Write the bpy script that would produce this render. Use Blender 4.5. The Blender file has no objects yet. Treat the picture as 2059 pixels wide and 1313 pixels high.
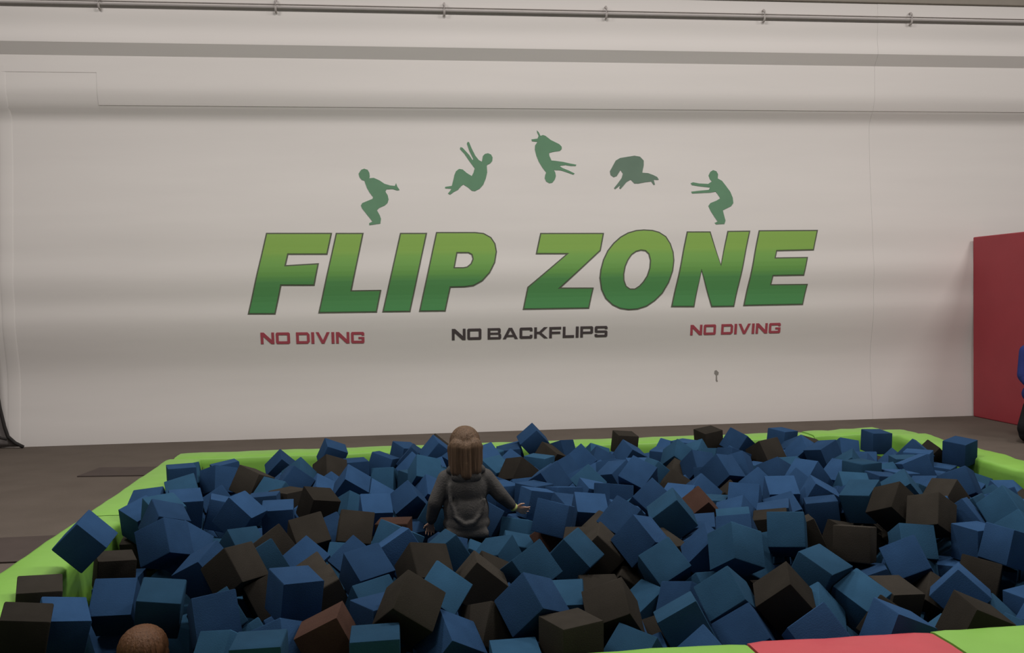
import bpy, bmesh, math, random
from mathutils import Vector, Matrix, Euler

# ------------------------------------------------------------------ camera, world, lamps, exposure
scene = bpy.context.scene
COL = scene.collection
cam_data = bpy.data.cameras.new('camera')
cam = bpy.data.objects.new('camera', cam_data)
COL.objects.link(cam)
cam_data.sensor_width = 36.0
cam_data.lens = 32.6349
cam_data.clip_start = 0.05
M = Matrix([[0.993012, 0.019608, -0.11637], [-0.116902, 0.028614, -0.992731], [-0.016135, 0.999398, 0.030706]]).to_4x4()
M.translation = (0.0, 0.0, 1.4)
cam.matrix_world = M
scene.camera = cam

vs = scene.view_settings
vs.view_transform = 'Standard'
vs.look = 'None'
vs.exposure = 0.0
vs.gamma = 1.0
vs.use_curve_mapping = False

world = bpy.data.worlds.new('hall_ambient')
scene.world = world
world.use_nodes = True
bg = world.node_tree.nodes['Background']
bg.inputs['Color'].default_value = (1.0, 0.95, 0.92, 1)
bg.inputs['Strength'].default_value = 0.10

def ceiling_lamp(x, y, z, sx, sy, watts, colour=(1.0, 0.95, 0.91)):
    d = bpy.data.lights.new('ceiling_lamp', 'AREA')
    d.shape = 'RECTANGLE'; d.size = sx; d.size_y = sy
    d.energy = watts; d.color = colour
    o = bpy.data.objects.new('ceiling_lamp', d)
    o.location = (x, y, z)
    COL.objects.link(o)
    return o

for (lx, ly, lw) in ((-3.6, 5.5, 165), (0.6, 5.5, 170), (4.2, 5.5, 150), (8.0, 5.5, 150), (-1.5, 1.5, 50), (3.5, 1.5, 50)):
    ceiling_lamp(lx, ly, 6.3, 1.6, 0.6, lw)

# ------------------------------------------------------------------ helpers
def lin(c):
    return tuple(((v / 255) / 12.92 if v / 255 <= 0.04045 else ((v / 255 + 0.055) / 1.055) ** 2.4) for v in c)

def material(name, rgb, rough=0.6, noise=0.0, scale=8.0, bump=0.0, bump_scale=60.0, vary=0.0, stretch=(1, 1, 1), spec=0.3, sheen=0.0):
    m = bpy.data.materials.new(name)
    m.use_nodes = True
    nt = m.node_tree
    p = nt.nodes['Principled BSDF']
    p.inputs['Roughness'].default_value = rough
    p.inputs['Specular IOR Level'].default_value = spec
    if sheen:
        p.inputs['Sheen Weight'].default_value = sheen
    p.inputs['Base Color'].default_value = (*rgb, 1)
    tc = nt.nodes.new('ShaderNodeTexCoord')
    mp = nt.nodes.new('ShaderNodeMapping')
    mp.inputs['Scale'].default_value = stretch
    nt.links.new(tc.outputs['Object'], mp.inputs['Vector'])
    last = None
    if noise:
        nz = nt.nodes.new('ShaderNodeTexNoise')
        nz.inputs['Scale'].default_value = scale
        nz.inputs['Detail'].default_value = 4
        nt.links.new(mp.outputs['Vector'], nz.inputs['Vector'])
        r = nt.nodes.new('ShaderNodeMapRange')
        r.inputs['From Min'].default_value = 0.25; r.inputs['From Max'].default_value = 0.75
        r.inputs['To Min'].default_value = 1 - noise; r.inputs['To Max'].default_value = 1 + noise
        nt.links.new(nz.outputs['Fac'], r.inputs['Value'])
        last = r.outputs['Result']
    if vary:
        oi = nt.nodes.new('ShaderNodeObjectInfo')
        r2 = nt.nodes.new('ShaderNodeMapRange')
        r2.inputs['To Min'].default_value = 1 - vary; r2.inputs['To Max'].default_value = 1 + vary
        nt.links.new(oi.outputs['Random'], r2.inputs['Value'])
        if last is None:
            last = r2.outputs['Result']
        else:
            mu = nt.nodes.new('ShaderNodeMath'); mu.operation = 'MULTIPLY'
            nt.links.new(last, mu.inputs[0]); nt.links.new(r2.outputs['Result'], mu.inputs[1])
            last = mu.outputs[0]
    if last is not None:
        vm = nt.nodes.new('ShaderNodeVectorMath'); vm.operation = 'SCALE'
        vm.inputs[0].default_value = rgb
        nt.links.new(last, vm.inputs['Scale'])
        nt.links.new(vm.outputs['Vector'], p.inputs['Base Color'])
    if bump:
        nb = nt.nodes.new('ShaderNodeTexNoise')
        nb.inputs['Scale'].default_value = bump_scale
        nb.inputs['Detail'].default_value = 3
        nt.links.new(mp.outputs['Vector'], nb.inputs['Vector'])
        b = nt.nodes.new('ShaderNodeBump')
        b.inputs['Strength'].default_value = bump
        b.inputs['Distance'].default_value = 0.01
        nt.links.new(nb.outputs['Fac'], b.inputs['Height'])
        nt.links.new(b.outputs['Normal'], p.inputs['Normal'])
    return m

def link(name, me, mat=None, parent=None, smooth=False):
    o = bpy.data.objects.new(name, me)
    COL.objects.link(o)
    if mat is not None:
        me.materials.clear(); me.materials.append(mat)
    if smooth:
        for p in me.polygons:
            p.use_smooth = True
    if parent is not None:
        o.parent = parent
    return o

def from_bm(name, bm, mat=None, parent=None, smooth=False):
    bmesh.ops.recalc_face_normals(bm, faces=bm.faces[:])
    me = bpy.data.meshes.new(name)
    bm.to_mesh(me); bm.free()
    return link(name, me, mat, parent, smooth)

def tag(o, label=None, cat=None, group=None, kind=None):
    if label: o['label'] = label
    if cat: o['category'] = cat
    if group: o['group'] = group
    if kind: o['kind'] = kind
    return o

def empty(name, loc=(0, 0, 0)):
    o = bpy.data.objects.new(name, None)
    o.empty_display_size = 0.1
    o.location = loc
    COL.objects.link(o)
    return o

def add_box(bm, lo, hi):
    vs_ = [bm.verts.new((x, y, z)) for x in (lo[0], hi[0]) for y in (lo[1], hi[1]) for z in (lo[2], hi[2])]
    for f in ((0, 1, 3, 2), (4, 6, 7, 5), (0, 4, 5, 1), (2, 3, 7, 6), (0, 2, 6, 4), (1, 5, 7, 3)):
        bm.faces.new([vs_[i] for i in f])

def box_obj(name, lo, hi, mat, parent=None, bevel=0.0, seg=2):
    bm = bmesh.new()
    add_box(bm, lo, hi)
    bmesh.ops.recalc_face_normals(bm, faces=bm.faces[:])
    if bevel:
        bmesh.ops.bevel(bm, geom=bm.edges[:], offset=bevel, segments=seg, profile=0.5, affect='EDGES')
    return from_bm(name, bm, mat, parent, smooth=False)

def add_tube(bm, pts, r, n=10, cap=True):
    pts = [Vector(p) for p in pts]
    rad = r if isinstance(r, (list, tuple)) else [r] * len(pts)
    rings = []
    up = Vector((0, 0, 1))
    for i, p in enumerate(pts):
        d = (pts[min(i + 1, len(pts) - 1)] - pts[max(i - 1, 0)]).normalized()
        a = d.cross(up)
        if a.length < 1e-3: a = d.cross(Vector((1, 0, 0)))
        a.normalize(); b = d.cross(a).normalized()
        rings.append([bm.verts.new(p + rad[i] * (math.cos(2 * math.pi * k / n) * a + math.sin(2 * math.pi * k / n) * b)) for k in range(n)])
    for r0, r1 in zip(rings, rings[1:]):
        for k in range(n):
            bm.faces.new((r0[k], r0[(k + 1) % n], r1[(k + 1) % n], r1[k]))
    if cap:
        bm.faces.new(rings[0][::-1]); bm.faces.new(rings[-1])

# ------------------------------------------------------------------ materials
MAT = dict(
    wall=material('white_vinyl', (0.76, 0.722, 0.695), 0.55, noise=0.03, scale=1.3, stretch=(0.35, 1, 3.0), bump=0.10, bump_scale=3.0, spec=0.25),
    beam=material('beam_paint', (0.30, 0.265, 0.225), 0.6, noise=0.05),
    clip=material('clip_grey', (0.50, 0.46, 0.44), 0.5, noise=0.05),
    pipe=material('pipe_grey', (0.40, 0.37, 0.355), 0.5, noise=0.05),
    deck=material('deck_carpet', (0.112, 0.092, 0.077), 0.9, noise=0.10, scale=2.5, bump=0.25, bump_scale=180, spec=0.1),
    deck_dark=material('dark_brown', (0.070, 0.054, 0.048), 0.8, noise=0.08, spec=0.15),
    green=material('lime_vinyl', (0.215, 0.46, 0.072), 0.45, noise=0.05, scale=5, bump=0.12, bump_scale=22, spec=0.35),
    red=material('coral_vinyl', (0.52, 0.068, 0.085), 0.45, noise=0.05, scale=5, bump=0.12, bump_scale=22, spec=0.35),
    maroon=material('red_vinyl', (0.34, 0.041, 0.054), 0.5, noise=0.05, scale=3, bump=0.1, bump_scale=14, spec=0.3),
    blue_a=material('royal_blue_foam', (0.023, 0.060, 0.135), 0.95, noise=0.10, scale=9, bump=0.14, bump_scale=170, vary=0.28, spec=0.05),
    blue_b=material('teal_blue_foam', (0.022, 0.066, 0.122), 0.95, noise=0.10, scale=9, bump=0.14, bump_scale=170, vary=0.28, spec=0.05),
    brown=material('charcoal_foam', (0.033, 0.029, 0.024), 0.95, noise=0.12, scale=9, bump=0.14, bump_scale=170, vary=0.3, spec=0.05),
    rust=material('rust_foam', (0.055, 0.030, 0.023), 0.95, noise=0.12, scale=9, bump=0.14, bump_scale=170, vary=0.2, spec=0.05),
    pit=material('pit_lining', (0.02, 0.022, 0.03), 0.9, noise=0.1),
    outline=material('olive_outline', (0.105, 0.118, 0.080), 0.6, noise=0.03),
    figure=material('muted_green_vinyl', (0.130, 0.270, 0.160), 0.6, noise=0.04),
    figure_grey=material('grey_green_vinyl', (0.140, 0.215, 0.160), 0.6, noise=0.04),
    text_red=material('crimson_vinyl', (0.43, 0.078, 0.105), 0.6, noise=0.04),
    text_black=material('charcoal_vinyl', (0.082, 0.066, 0.068), 0.6, noise=0.04),
    scuff=material('grey_scuff', (0.27, 0.25, 0.23), 0.8, noise=0.1),
    curtain=material('grey_mesh_cloth', (0.19, 0.17, 0.165), 0.9, noise=0.08, bump=0.2),
    rope=material('black_cord', (0.028, 0.025, 0.024), 0.8, noise=0.1),
    skin=material('skin', (0.50, 0.31, 0.22), 0.55, noise=0.04, spec=0.3),
    hair=material('ash_brown_hair', (0.125, 0.076, 0.044), 0.6, noise=0.30, scale=30, stretch=(3, 3, 0.25), bump=0.5, bump_scale=45, spec=0.3),
    hair_red=material('auburn_hair', (0.105, 0.046, 0.019), 0.6, noise=0.30, scale=30, stretch=(3, 3, 0.25), bump=0.5, bump_scale=45, spec=0.3),
    hair_dark=material('dark_hair', (0.03, 0.022, 0.018), 0.6, noise=0.2, scale=30, stretch=(3, 3, 0.3), bump=0.4, bump_scale=45, spec=0.3),
    hoodie=material('grey_hoodie_cloth', (0.090, 0.086, 0.082), 0.95, noise=0.12, scale=14, bump=0.3, bump_scale=90, spec=0.05),
    trousers=material('black_trousers', (0.014, 0.014, 0.016), 0.9, noise=0.1, bump=0.2, spec=0.05),
    shirt=material('blue_shirt_cloth', (0.034, 0.048, 0.19), 0.9, noise=0.08, bump=0.2, spec=0.05),
    eye=material('eye', (0.03, 0.02, 0.015), 0.3),
    lip=material('lip', (0.42, 0.15, 0.13), 0.5),
    neon=material('neon_wristband', (0.42, 0.52, 0.16), 0.6),
)

def gradient_green():
    m = bpy.data.materials.new('printed_green_fade')
    m.use_nodes = True
    nt = m.node_tree
    p = nt.nodes['Principled BSDF']
    p.inputs['Roughness'].default_value = 0.5
    p.inputs['Specular IOR Level'].default_value = 0.3
    tc = nt.nodes.new('ShaderNodeTexCoord')
    sp = nt.nodes.new('ShaderNodeSeparateXYZ')
    nt.links.new(tc.outputs['Object'], sp.inputs['Vector'])
    mr = nt.nodes.new('ShaderNodeMapRange')
    mr.inputs['From Min'].default_value = 1.26
    mr.inputs['From Max'].default_value = 2.09
    nt.links.new(sp.outputs['Z'], mr.inputs['Value'])
    cr = nt.nodes.new('ShaderNodeValToRGB')
    e = cr.color_ramp.elements
    e[0].position = 0.0; e[0].color = (*GREEN_STOPS[0][1], 1)
    e[1].position = 1.0; e[1].color = (*GREEN_STOPS[-1][1], 1)
    for pos, c in GREEN_STOPS[1:-1]:
        k = e.new(pos); k.color = (*c, 1)
    nt.links.new(mr.outputs['Result'], cr.inputs['Fac'])
    nt.links.new(cr.outputs['Color'], p.inputs['Base Color'])
    return m

GREEN_STOPS = [(0.0, (0.082, 0.285, 0.098)), (0.40, (0.098, 0.285, 0.092)), (0.50, (0.145, 0.345, 0.082)), (0.70, (0.200, 0.41, 0.090)), (0.78, (0.265, 0.46, 0.098)), (1.0, (0.280, 0.475, 0.105))]
MAT['letters'] = gradient_green()

# ------------------------------------------------------------------ the white back wall: vinyl sheets bulging between girts
YW = 9.73
SEAM_X = -2.945
def interp(tab, z):
    if z <= tab[0][0]: return tab[0][1]
    for (z0, a), (z1, b) in zip(tab, tab[1:]):
        if z <= z1:
            t = (z - z0) / (z1 - z0)
            return a + (b - a) * t
    return tab[-1][1]

def smoothstep(a, b, z):
    t = min(1, max(0, (z - a) / (b - a)))
    return t * t * (3 - 2 * t)

def profile(z, left=False):
    """How far the wall skin stands out from the wall plane at height z."""
    # soft waves of the lower sheet
    p = 0.0
    p += 0.050 * (1 - smoothstep(-0.05, 0.62, z))          # swells out again at the foot
    p += 0.085 * smoothstep(0.66, 1.28, z) * (1 - smoothstep(1.55, 3.1, z))
    p += 0.010 * math.sin((z - 1.5) * 2 * math.pi / 0.62) * smoothstep(1.2, 1.5, z) * (1 - smoothstep(1.7, 2.2, z))
    # bulge rolling under above the sign
    if left:
        p += 0.085 * smoothstep(3.20, 3.54, z) + 0.035 * smoothstep(3.24, 3.38, z)
        if z > 3.680: p += 0.004
    else:
        p += 0.085 * smoothstep(3.20, 3.54, z) + 0.035 * smoothstep(3.24, 3.38, z)
        if z > 3.370: p += 0.004
    # the sharp girt step
    p += interp(((3.845, 0.0), (3.955, 0.078)), z)
    # the upper sheet leans slightly back above the step
    if z > 3.955:
        p -= 0.020 * smoothstep(3.96, 4.12, z) - 0.012 * smoothstep(4.12, 4.28, z)
    return p

def wall_rows(left):
    zs = [-0.02 + 0.04 * i for i in range(118)]
    zs = [z for z in zs if z < 4.75]
    zs += [3.845, 3.955, 3.845 - 0.006, 3.955 + 0.006]
    c = 3.680 if left else 3.370
    zs += [c - 0.0005, c + 0.0005, c - 0.02, c + 0.02]
    return sorted(set(round(z, 4) for z in zs))

def wall_sheet(bm, x0, x1, left, lift=0.0):
    n = max(2, int((x1 - x0) / 0.5))
    xs = [x0 + (x1 - x0) * i / n for i in range(n + 1)]
    zs = wall_rows(left)
    grid = []
    for z in zs:
        p = profile(z, left) + lift
        grid.append([bm.verts.new((x, YW - p, z)) for x in xs])
    for a, b in zip(grid, grid[1:]):
        for i in range(len(xs) - 1):
            bm.faces.new((a[i], a[i + 1], b[i + 1], b[i]))
    return grid

bm = bmesh.new()
ga = wall_sheet(bm, -5.6, SEAM_X, True)
gb = wall_sheet(bm, SEAM_X, 5.127, False, 0.0)
gc = wall_sheet(bm, 5.127, 11.5, False, 0.0015)
# back of the wall so that it has depth
add_box(bm, (-5.6, YW + 0.06, -0.7), (11.5, YW + 0.2, 6.2))
w = from_bm('wall_back', bm, MAT['wall'], smooth=True)
for pl in w.data.polygons:
    pl.use_smooth = True
w.data.set_sharp_from_angle(angle=math.radians(25))
tag(w, kind='structure')

# head beam over the wall
b = box_obj('trim_1', (-5.6, YW - 0.22, 4.497), (11.5, YW - 0.02, 6.2), MAT['beam'], bevel=0.01)
tag(b, kind='structure')
# lighter rounded strip where the sheet ends
bm = bmesh.new()
prev = None
zs = [0.02 + 0.06 * i for i in range(63)]
rows = []
for z in zs:
    p = profile(z, True)
    row = []
    for k in range(9):
        a = math.pi * k / 8
        row.append(bm.verts.new((-3.855 - 0.065 * math.cos(a), YW - p - 0.005 * math.sin(a) + 0.001, z)))
    rows.append(row)
for a_, b_ in zip(rows, rows[1:]):
    for k in range(8):
        bm.faces.new((a_[k], a_[k + 1], b_[k + 1], b_[k]))
s = from_bm('trim_2', bm, MAT['wall'], smooth=True)
tag(s, kind='structure')

# ------------------------------------------------------------------ deck and pit shell
PX0, PX1, PY0, PY1 = -1.70, 4.45, 3.40, 8.12
bm = bmesh.new()
for lo, hi in (((-9, -3, -0.12), (PX0 - 0.02, YW + 0.1, 0)), ((PX1 + 0.02, -3, -0.12), (12, YW + 0.1, 0)),
               ((PX0 - 0.02, PY1 + 0.02, -0.12), (PX1 + 0.02, YW + 0.1, 0)), ((PX0 - 0.02, -3, -0.12), (PX1 + 0.02, PY0 - 0.02, 0))):
    add_box(bm, lo, hi)
fl = from_bm('floor', bm, MAT['deck'])
tag(fl, kind='structure')
bm = bmesh.new()
for lo, hi in (((PX0 - 0.2, PY0 - 0.2, -0.72), (PX1 + 0.2, PY1 + 0.2, -0.635)),
               ((PX0 - 0.2, PY0 - 0.2, -0.635), (PX0 - 0.05, PY1 + 0.2, -0.12)), ((PX1 + 0.05, PY0 - 0.2, -0.635), (PX1 + 0.2, PY1 + 0.2, -0.12)),
               ((PX0 - 0.05, PY1 + 0.05, -0.635), (PX1 + 0.05, PY1 + 0.2, -0.12)), ((PX0 - 0.05, PY0 - 0.2, -0.635), (PX1 + 0.05, PY0 - 0.05, -0.12))):
    add_box(bm, lo, hi)
pf = from_bm('pit_shell', bm, MAT['pit']); tag(pf, kind='structure')  # pit bottom and its four side walls in one mesh
# thin dark brown strips laid on the deck beside the pit
def deck_strip(pts, label):
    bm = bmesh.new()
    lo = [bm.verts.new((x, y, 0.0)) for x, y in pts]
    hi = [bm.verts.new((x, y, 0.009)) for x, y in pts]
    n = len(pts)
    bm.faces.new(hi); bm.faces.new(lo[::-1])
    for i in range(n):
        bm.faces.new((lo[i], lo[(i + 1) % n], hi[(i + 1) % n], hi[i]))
    o = from_bm('floor_strip', bm, MAT['deck_dark'])
    return tag(o, label, 'mat', 'dark strips on the deck')
deck_strip([(-2.66, 7.88), (-2.045, 7.80), (-2.045, 8.19), (-2.60, 8.26)], 'dark strip on the deck between the white wall and the pit corner')
deck_strip([(-4.2, 5.35), (-2.045, 5.30), (-2.045, 5.87), (-4.2, 5.86)], 'dark strip on the deck, the one farther from the white wall')

# ------------------------------------------------------------------ padded rim of the pit
def pad_section(w_, skirt):
    """(u, z): u = 0 at the outer edge, grows toward the pit."""
    top = 0.085
    return [(0.0, 0.002), (-0.004, 0.03), (0.0, 0.06), (0.010, top - 0.006), (0.03, top), (w_ * 0.5, top + 0.003), (w_ - 0.045, top), (w_ - 0.018, top - 0.006), (w_ - 0.004, top - 0.022), (w_ - 0.001, 0.02), (w_, -0.06), (w_ - 0.002, -skirt)]

def edge_pad(name, a, b, inward, w_, mat, label, skirt=0.45, seed=0, lump=0.003, sag=0.0, rise=0.0, shear=(0.0, 0.0), group='padded rim of the foam pit'):
    """A padded rail running from a to b (outer edge), inward = unit vector toward the pit."""
    rnd = random.Random(seed)
    a = Vector((*a, 0)); b = Vector((*b, 0)); inn = Vector((*inward, 0))
    d = (b - a); ln = d.length; d.normalize()
    n = max(8, int(ln / 0.06))
    sec = pad_section(w_, skirt)
    # close the section underneath
    sec = sec + [(w_ - 0.03, -skirt), (w_ - 0.03, 0.001), (0.03, 0.001)]
    ph = [rnd.uniform(0, 6.28) for _ in range(6)]
    bm = bmesh.new()
    rings = []
    for i in range(n + 1):
        t = i / n; s_ = ln * t
        end = min(s_, ln - s_)
        shrink = 0.006 * math.exp(-end / 0.02)
        wav = lump * (math.sin(s_ * 7.1 + ph[0]) + 0.6 * math.sin(s_ * 17.3 + ph[1]) + 0.4 * math.sin(s_ * 31 + ph[2])) / 1.6
        ring = []
        for j, (u, z) in enumerate(sec):
            zz = z; uu = u
            if z > 0.04:
                zz = z + wav - shrink + rise * t - sag * math.sin(math.pi * t)
            if j in (8, 9, 10, 11):
                uu = u + 0.5 * lump * math.sin(s_ * 11 + ph[3] + j) - shrink
            sh = (shear[0] * (1 - t) + shear[1] * t) * (u / w_)
            ring.append(bm.verts.new(a + d * (s_ + sh) + inn * uu + Vector((0, 0, zz))))
        rings.append(ring)
    m = len(sec)
    for r0, r1 in zip(rings, rings[1:]):
        for k in range(m):
            bm.faces.new((r0[k], r0[(k + 1) % m], r1[(k + 1) % m], r1[k]))
    bm.faces.new(rings[0][::-1]); bm.faces.new(rings[-1])
    o = from_bm(name, bm, mat, smooth=True)
    o.data.set_sharp_from_angle(angle=math.radians(55))
    return tag(o, label, 'pad', group)

edge_pad('edge_pad', (-2.015, 2.70), (-2.015, 6.02), (1, 0), 0.30, MAT['green'], 'lime green pad along the pit rim beside the dark deck strip nearest the camera', seed=1)
edge_pad('edge_pad', (-2.015, 6.035), (-2.015, 8.115), (1, 0), 0.30, MAT['green'], 'lime green pad ending at the pit corner below the empty part of the white wall', seed=2, shear=(0, -0.02))
edge_pad('edge_pad', (-1.96, 8.425), (3.74, 8.425), (0, -1), 0.30, MAT['green'], 'long lime green pad along the wall side of the pit, behind the child in grey', seed=3, sag=0.0)
edge_pad('edge_pad', (3.743, 8.425), (4.44, 8.425), (0, -1), 0.30, MAT['green'], 'short raised lime green pad on the wall side, near the red panel', seed=4, lump=0.010, rise=0.03)
edge_pad('edge_pad', (4.76, 8.46), (4.76, 7.42), (-1, 0), 0.31, MAT['green'], 'wrinkled lime green pad at the pit corner nearest the tall red panel', seed=5, lump=0.014)
edge_pad('edge_pad', (4.765, 7.40), (4.765, 3.0), (-1, 0), 0.32, MAT['green'], 'lime green pad running toward the camera past the tall red panel', seed=6, lump=0.008)
edge_pad('edge_pad', (-1.66, 3.05), (1.262, 3.05), (0, 1), 0.32, MAT['green'], 'lime green pad on the near rim, seen at the left of the coral red pad', seed=7)
edge_pad('edge_pad', (1.272, 3.05), (2.005, 3.05), (0, 1), 0.325, MAT['red'], 'coral red pad on the near rim between two lime green pads', seed=8)
edge_pad('edge_pad', (2.015, 3.05), (4.43, 3.05), (0, 1), 0.33, MAT['green'], 'lime green pad on the near rim, seen at the right of the coral red pad', seed=9)

# ------------------------------------------------------------------ tall red padded panel standing out from the wall
root = empty('padded_panel', (6.34, 8.6, 0))
bm = bmesh.new()
add_box(bm, (-0.06, -1.35, 0.0), (0.06, YW - 8.6 - 0.10, 1.99))
bmesh.ops.recalc_face_normals(bm, faces=bm.faces[:])
bmesh.ops.bevel(bm, geom=bm.edges[:], offset=0.012, segments=3, profile=0.5, affect='EDGES')
o = from_bm('vinyl_cover', bm, MAT['maroon'], root)
tag(root, 'tall red padded panel standing on the deck against the white wall', 'panel')

# ------------------------------------------------------------------ conduit with clips along the top of the wall
root = empty('conduit_pipe', (1.2, YW - 0.225, 4.318))
bm = bmesh.new()
add_tube(bm, [(-6.6 + 0.5 * i, 0, 0) for i in range(33)], 0.013, 10)
from_bm('pipe', bm, MAT['pipe'], root, smooth=True)
bm = bmesh.new()
add_tube(bm, [(-6.6 + 0.5 * i, 0.02, 0.040) for i in range(33)], 0.004, 8)
from_bm('wire', bm, MAT['clip'], root, smooth=True)
for cx in (-2.87, -1.193, 0.475, 2.145, 3.842, 5.485, 7.12):
    bm = bmesh.new()
    pts = [(cx - 1.2, 0.025, 0.075), (cx - 1.2, 0.0, 0.075), (cx - 1.2, -0.024, 0.055), (cx - 1.2, -0.029, 0.0), (cx - 1.2, -0.022, -0.030), (cx - 1.2, 0.0, -0.042), (cx - 1.2, 0.022, -0.045)]
    add_tube(bm, pts, 0.011, 8)
    from_bm('clip', bm, MAT['clip'], root, smooth=True)
tag(root, 'thin grey conduit pipe clipped along the top of the white wall', 'pipe')

# ------------------------------------------------------------------ wall lettering and figures (cut vinyl on the wall)
def poly_mesh(polys, thick):
    """polys: list of (outer, holes) in (x, z). Returns a bmesh, flat at y in [-thick, 0]."""
    cu = bpy.data.curves.new('tmp', 'CURVE')
    cu.dimensions = '2D'; cu.fill_mode = 'BOTH'
    for outer, holes in polys:
        for loop in [outer] + list(holes):
            sp = cu.splines.new('POLY')
            sp.points.add(len(loop) - 1)
            for p, (x, z) in zip(sp.points, loop):
                p.co = (x, z, 0, 1)
            sp.use_cyclic_u = True
    cu.extrude = thick / 2
    ob = bpy.data.objects.new('tmp', cu)
    COL.objects.link(ob)
    dg = bpy.context.evaluated_depsgraph_get()
    me = bpy.data.meshes.new_from_object(ob.evaluated_get(dg))
    bpy.data.objects.remove(ob); bpy.data.curves.remove(cu)
    bm = bmesh.new(); bm.from_mesh(me); bpy.data.meshes.remove(me)
    bmesh.ops.remove_doubles(bm, verts=bm.verts[:], dist=1e-5)
    for v in bm.verts:
        x, z, d = v.co
        v.co = (x, d - thick / 2, z)
    return bm

def wrap_on_wall(bm, out=0.005):
    zs_ = [v.co.z for v in bm.verts]
    z = math.floor(min(zs_) / 0.05) * 0.05
    while z < max(zs_):
        bmesh.ops.bisect_plane(bm, geom=bm.verts[:] + bm.edges[:] + bm.faces[:], plane_co=(0, 0, z), plane_no=(0, 0, 1), dist=1e-5)
        z += 0.05
    for v in bm.verts:
        v.co.y += YW - profile(v.co.z) - out

def area2(l):
    return sum(a[0] * b[1] - b[0] * a[1] for a, b in zip(l, l[1:] + l[:1]))

def inset(loop, d):
    """Offset a closed loop by d toward its inside (negative = outside)."""
    s_ = 1 if area2(loop) > 0 else -1
    n = len(loop); out = []
    for i in range(n):
        p0, p1, p2 = Vector(loop[i - 1]), Vector(loop[i]), Vector(loop[(i + 1) % n])
        e1 = (p1 - p0).normalized(); e2 = (p2 - p1).normalized()
        n1 = Vector((-e1.y, e1.x)) * s_; n2 = Vector((-e2.y, e2.x)) * s_
        k = 1 + n1.dot(n2)
        m_ = (n1 + n2) / max(k, 0.25)
        q = p1 + m_ * d
        out.append((q.x, q.y))
    return out

LETTERS = [('F',[(-1.363,2.101),(-0.703,2.096),(-0.754,1.872),(-1.145,1.876),(-1.17,1.771),(-0.84,1.787),(-0.888,1.557),(-1.219,1.562),(-1.285,1.272),(-1.561,1.277)],[]),('L',[(-0.666,2.095),(-0.384,2.093),(-0.514,1.506),(-0.215,1.506),(-0.265,1.273),(-0.859,1.276)],[]),('I',[(-0.014,2.09),(0.265,2.088),(0.077,1.272),(-0.212,1.274)],[]),('P',[(0.357,2.096),(0.761,2.093),(0.853,2.082),(0.93,2.038),(0.973,1.971),(0.987,1.886),(0.965,1.77),(0.908,1.663),(0.829,1.579),(0.735,1.529),(0.642,1.518),(0.497,1.517),(0.44,1.271),(0.164,1.273)],[[(0.574,1.873),(0.687,1.872),(0.719,1.853),(0.728,1.812),(0.708,1.766),(0.669,1.735),(0.631,1.728),(0.544,1.729)]]),('Z',[(1.447,2.078),(2.13,2.073),(2.09,1.884),(1.657,1.502),(2.007,1.497),(1.954,1.274),(1.246,1.275),(1.299,1.513),(1.716,1.851),(1.394,1.854)],[]),('O',[(2.562,2.107),(2.654,2.101),(2.729,2.08),(2.804,2.032),(2.853,1.953),(2.881,1.863),(2.885,1.773),(2.867,1.659),(2.823,1.537),(2.755,1.423),(2.67,1.343),(2.577,1.284),(2.477,1.255),(2.377,1.25),(2.285,1.265),(2.203,1.305),(2.129,1.376),(2.084,1.474),(2.066,1.596),(2.077,1.685),(2.11,1.79),(2.161,1.887),(2.228,1.967),(2.303,2.031),(2.387,2.076),(2.479,2.101)],[[(2.526,1.88),(2.571,1.873),(2.604,1.84),(2.617,1.776),(2.607,1.695),(2.578,1.614),(2.539,1.554),(2.496,1.509),(2.449,1.48),(2.399,1.481),(2.36,1.508),(2.337,1.568),(2.335,1.633),(2.352,1.714),(2.383,1.779),(2.425,1.835),(2.473,1.867)]]),('N',[(3.031,2.082),(3.294,2.08),(3.395,1.726),(3.481,2.084),(3.737,2.085),(3.541,1.266),(3.285,1.267),(3.179,1.655),(3.099,1.27),(2.842,1.275)],[]),('E',[(3.831,2.088),(4.501,2.087),(4.448,1.864),(4.031,1.859),(4.013,1.793),(4.377,1.794),(4.326,1.591),(3.979,1.59),(3.959,1.504),(4.372,1.502),(4.315,1.274),(3.641,1.273)],[])]
root = empty('wall_lettering', (0, 0, 0))
tag(root, 'big slanted green letters reading FLIP ZONE on the white wall', 'lettering')
for ch, outer, holes in LETTERS:
    bm = poly_mesh([(outer, holes)], 0.003)
    wrap_on_wall(bm, 0.001)
    edge = from_bm('letter_outline', bm, MAT['outline'])
    bm = poly_mesh([(inset(outer, 0.0135), [inset(h, -0.0135) for h in holes])], 0.003)
    wrap_on_wall(bm, 0.004)
    let = from_bm('letter', bm, MAT['letters'], root)
    let['label'] = 'letter ' + ch
    edge.name = 'outline'
    edge.parent = let

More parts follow.
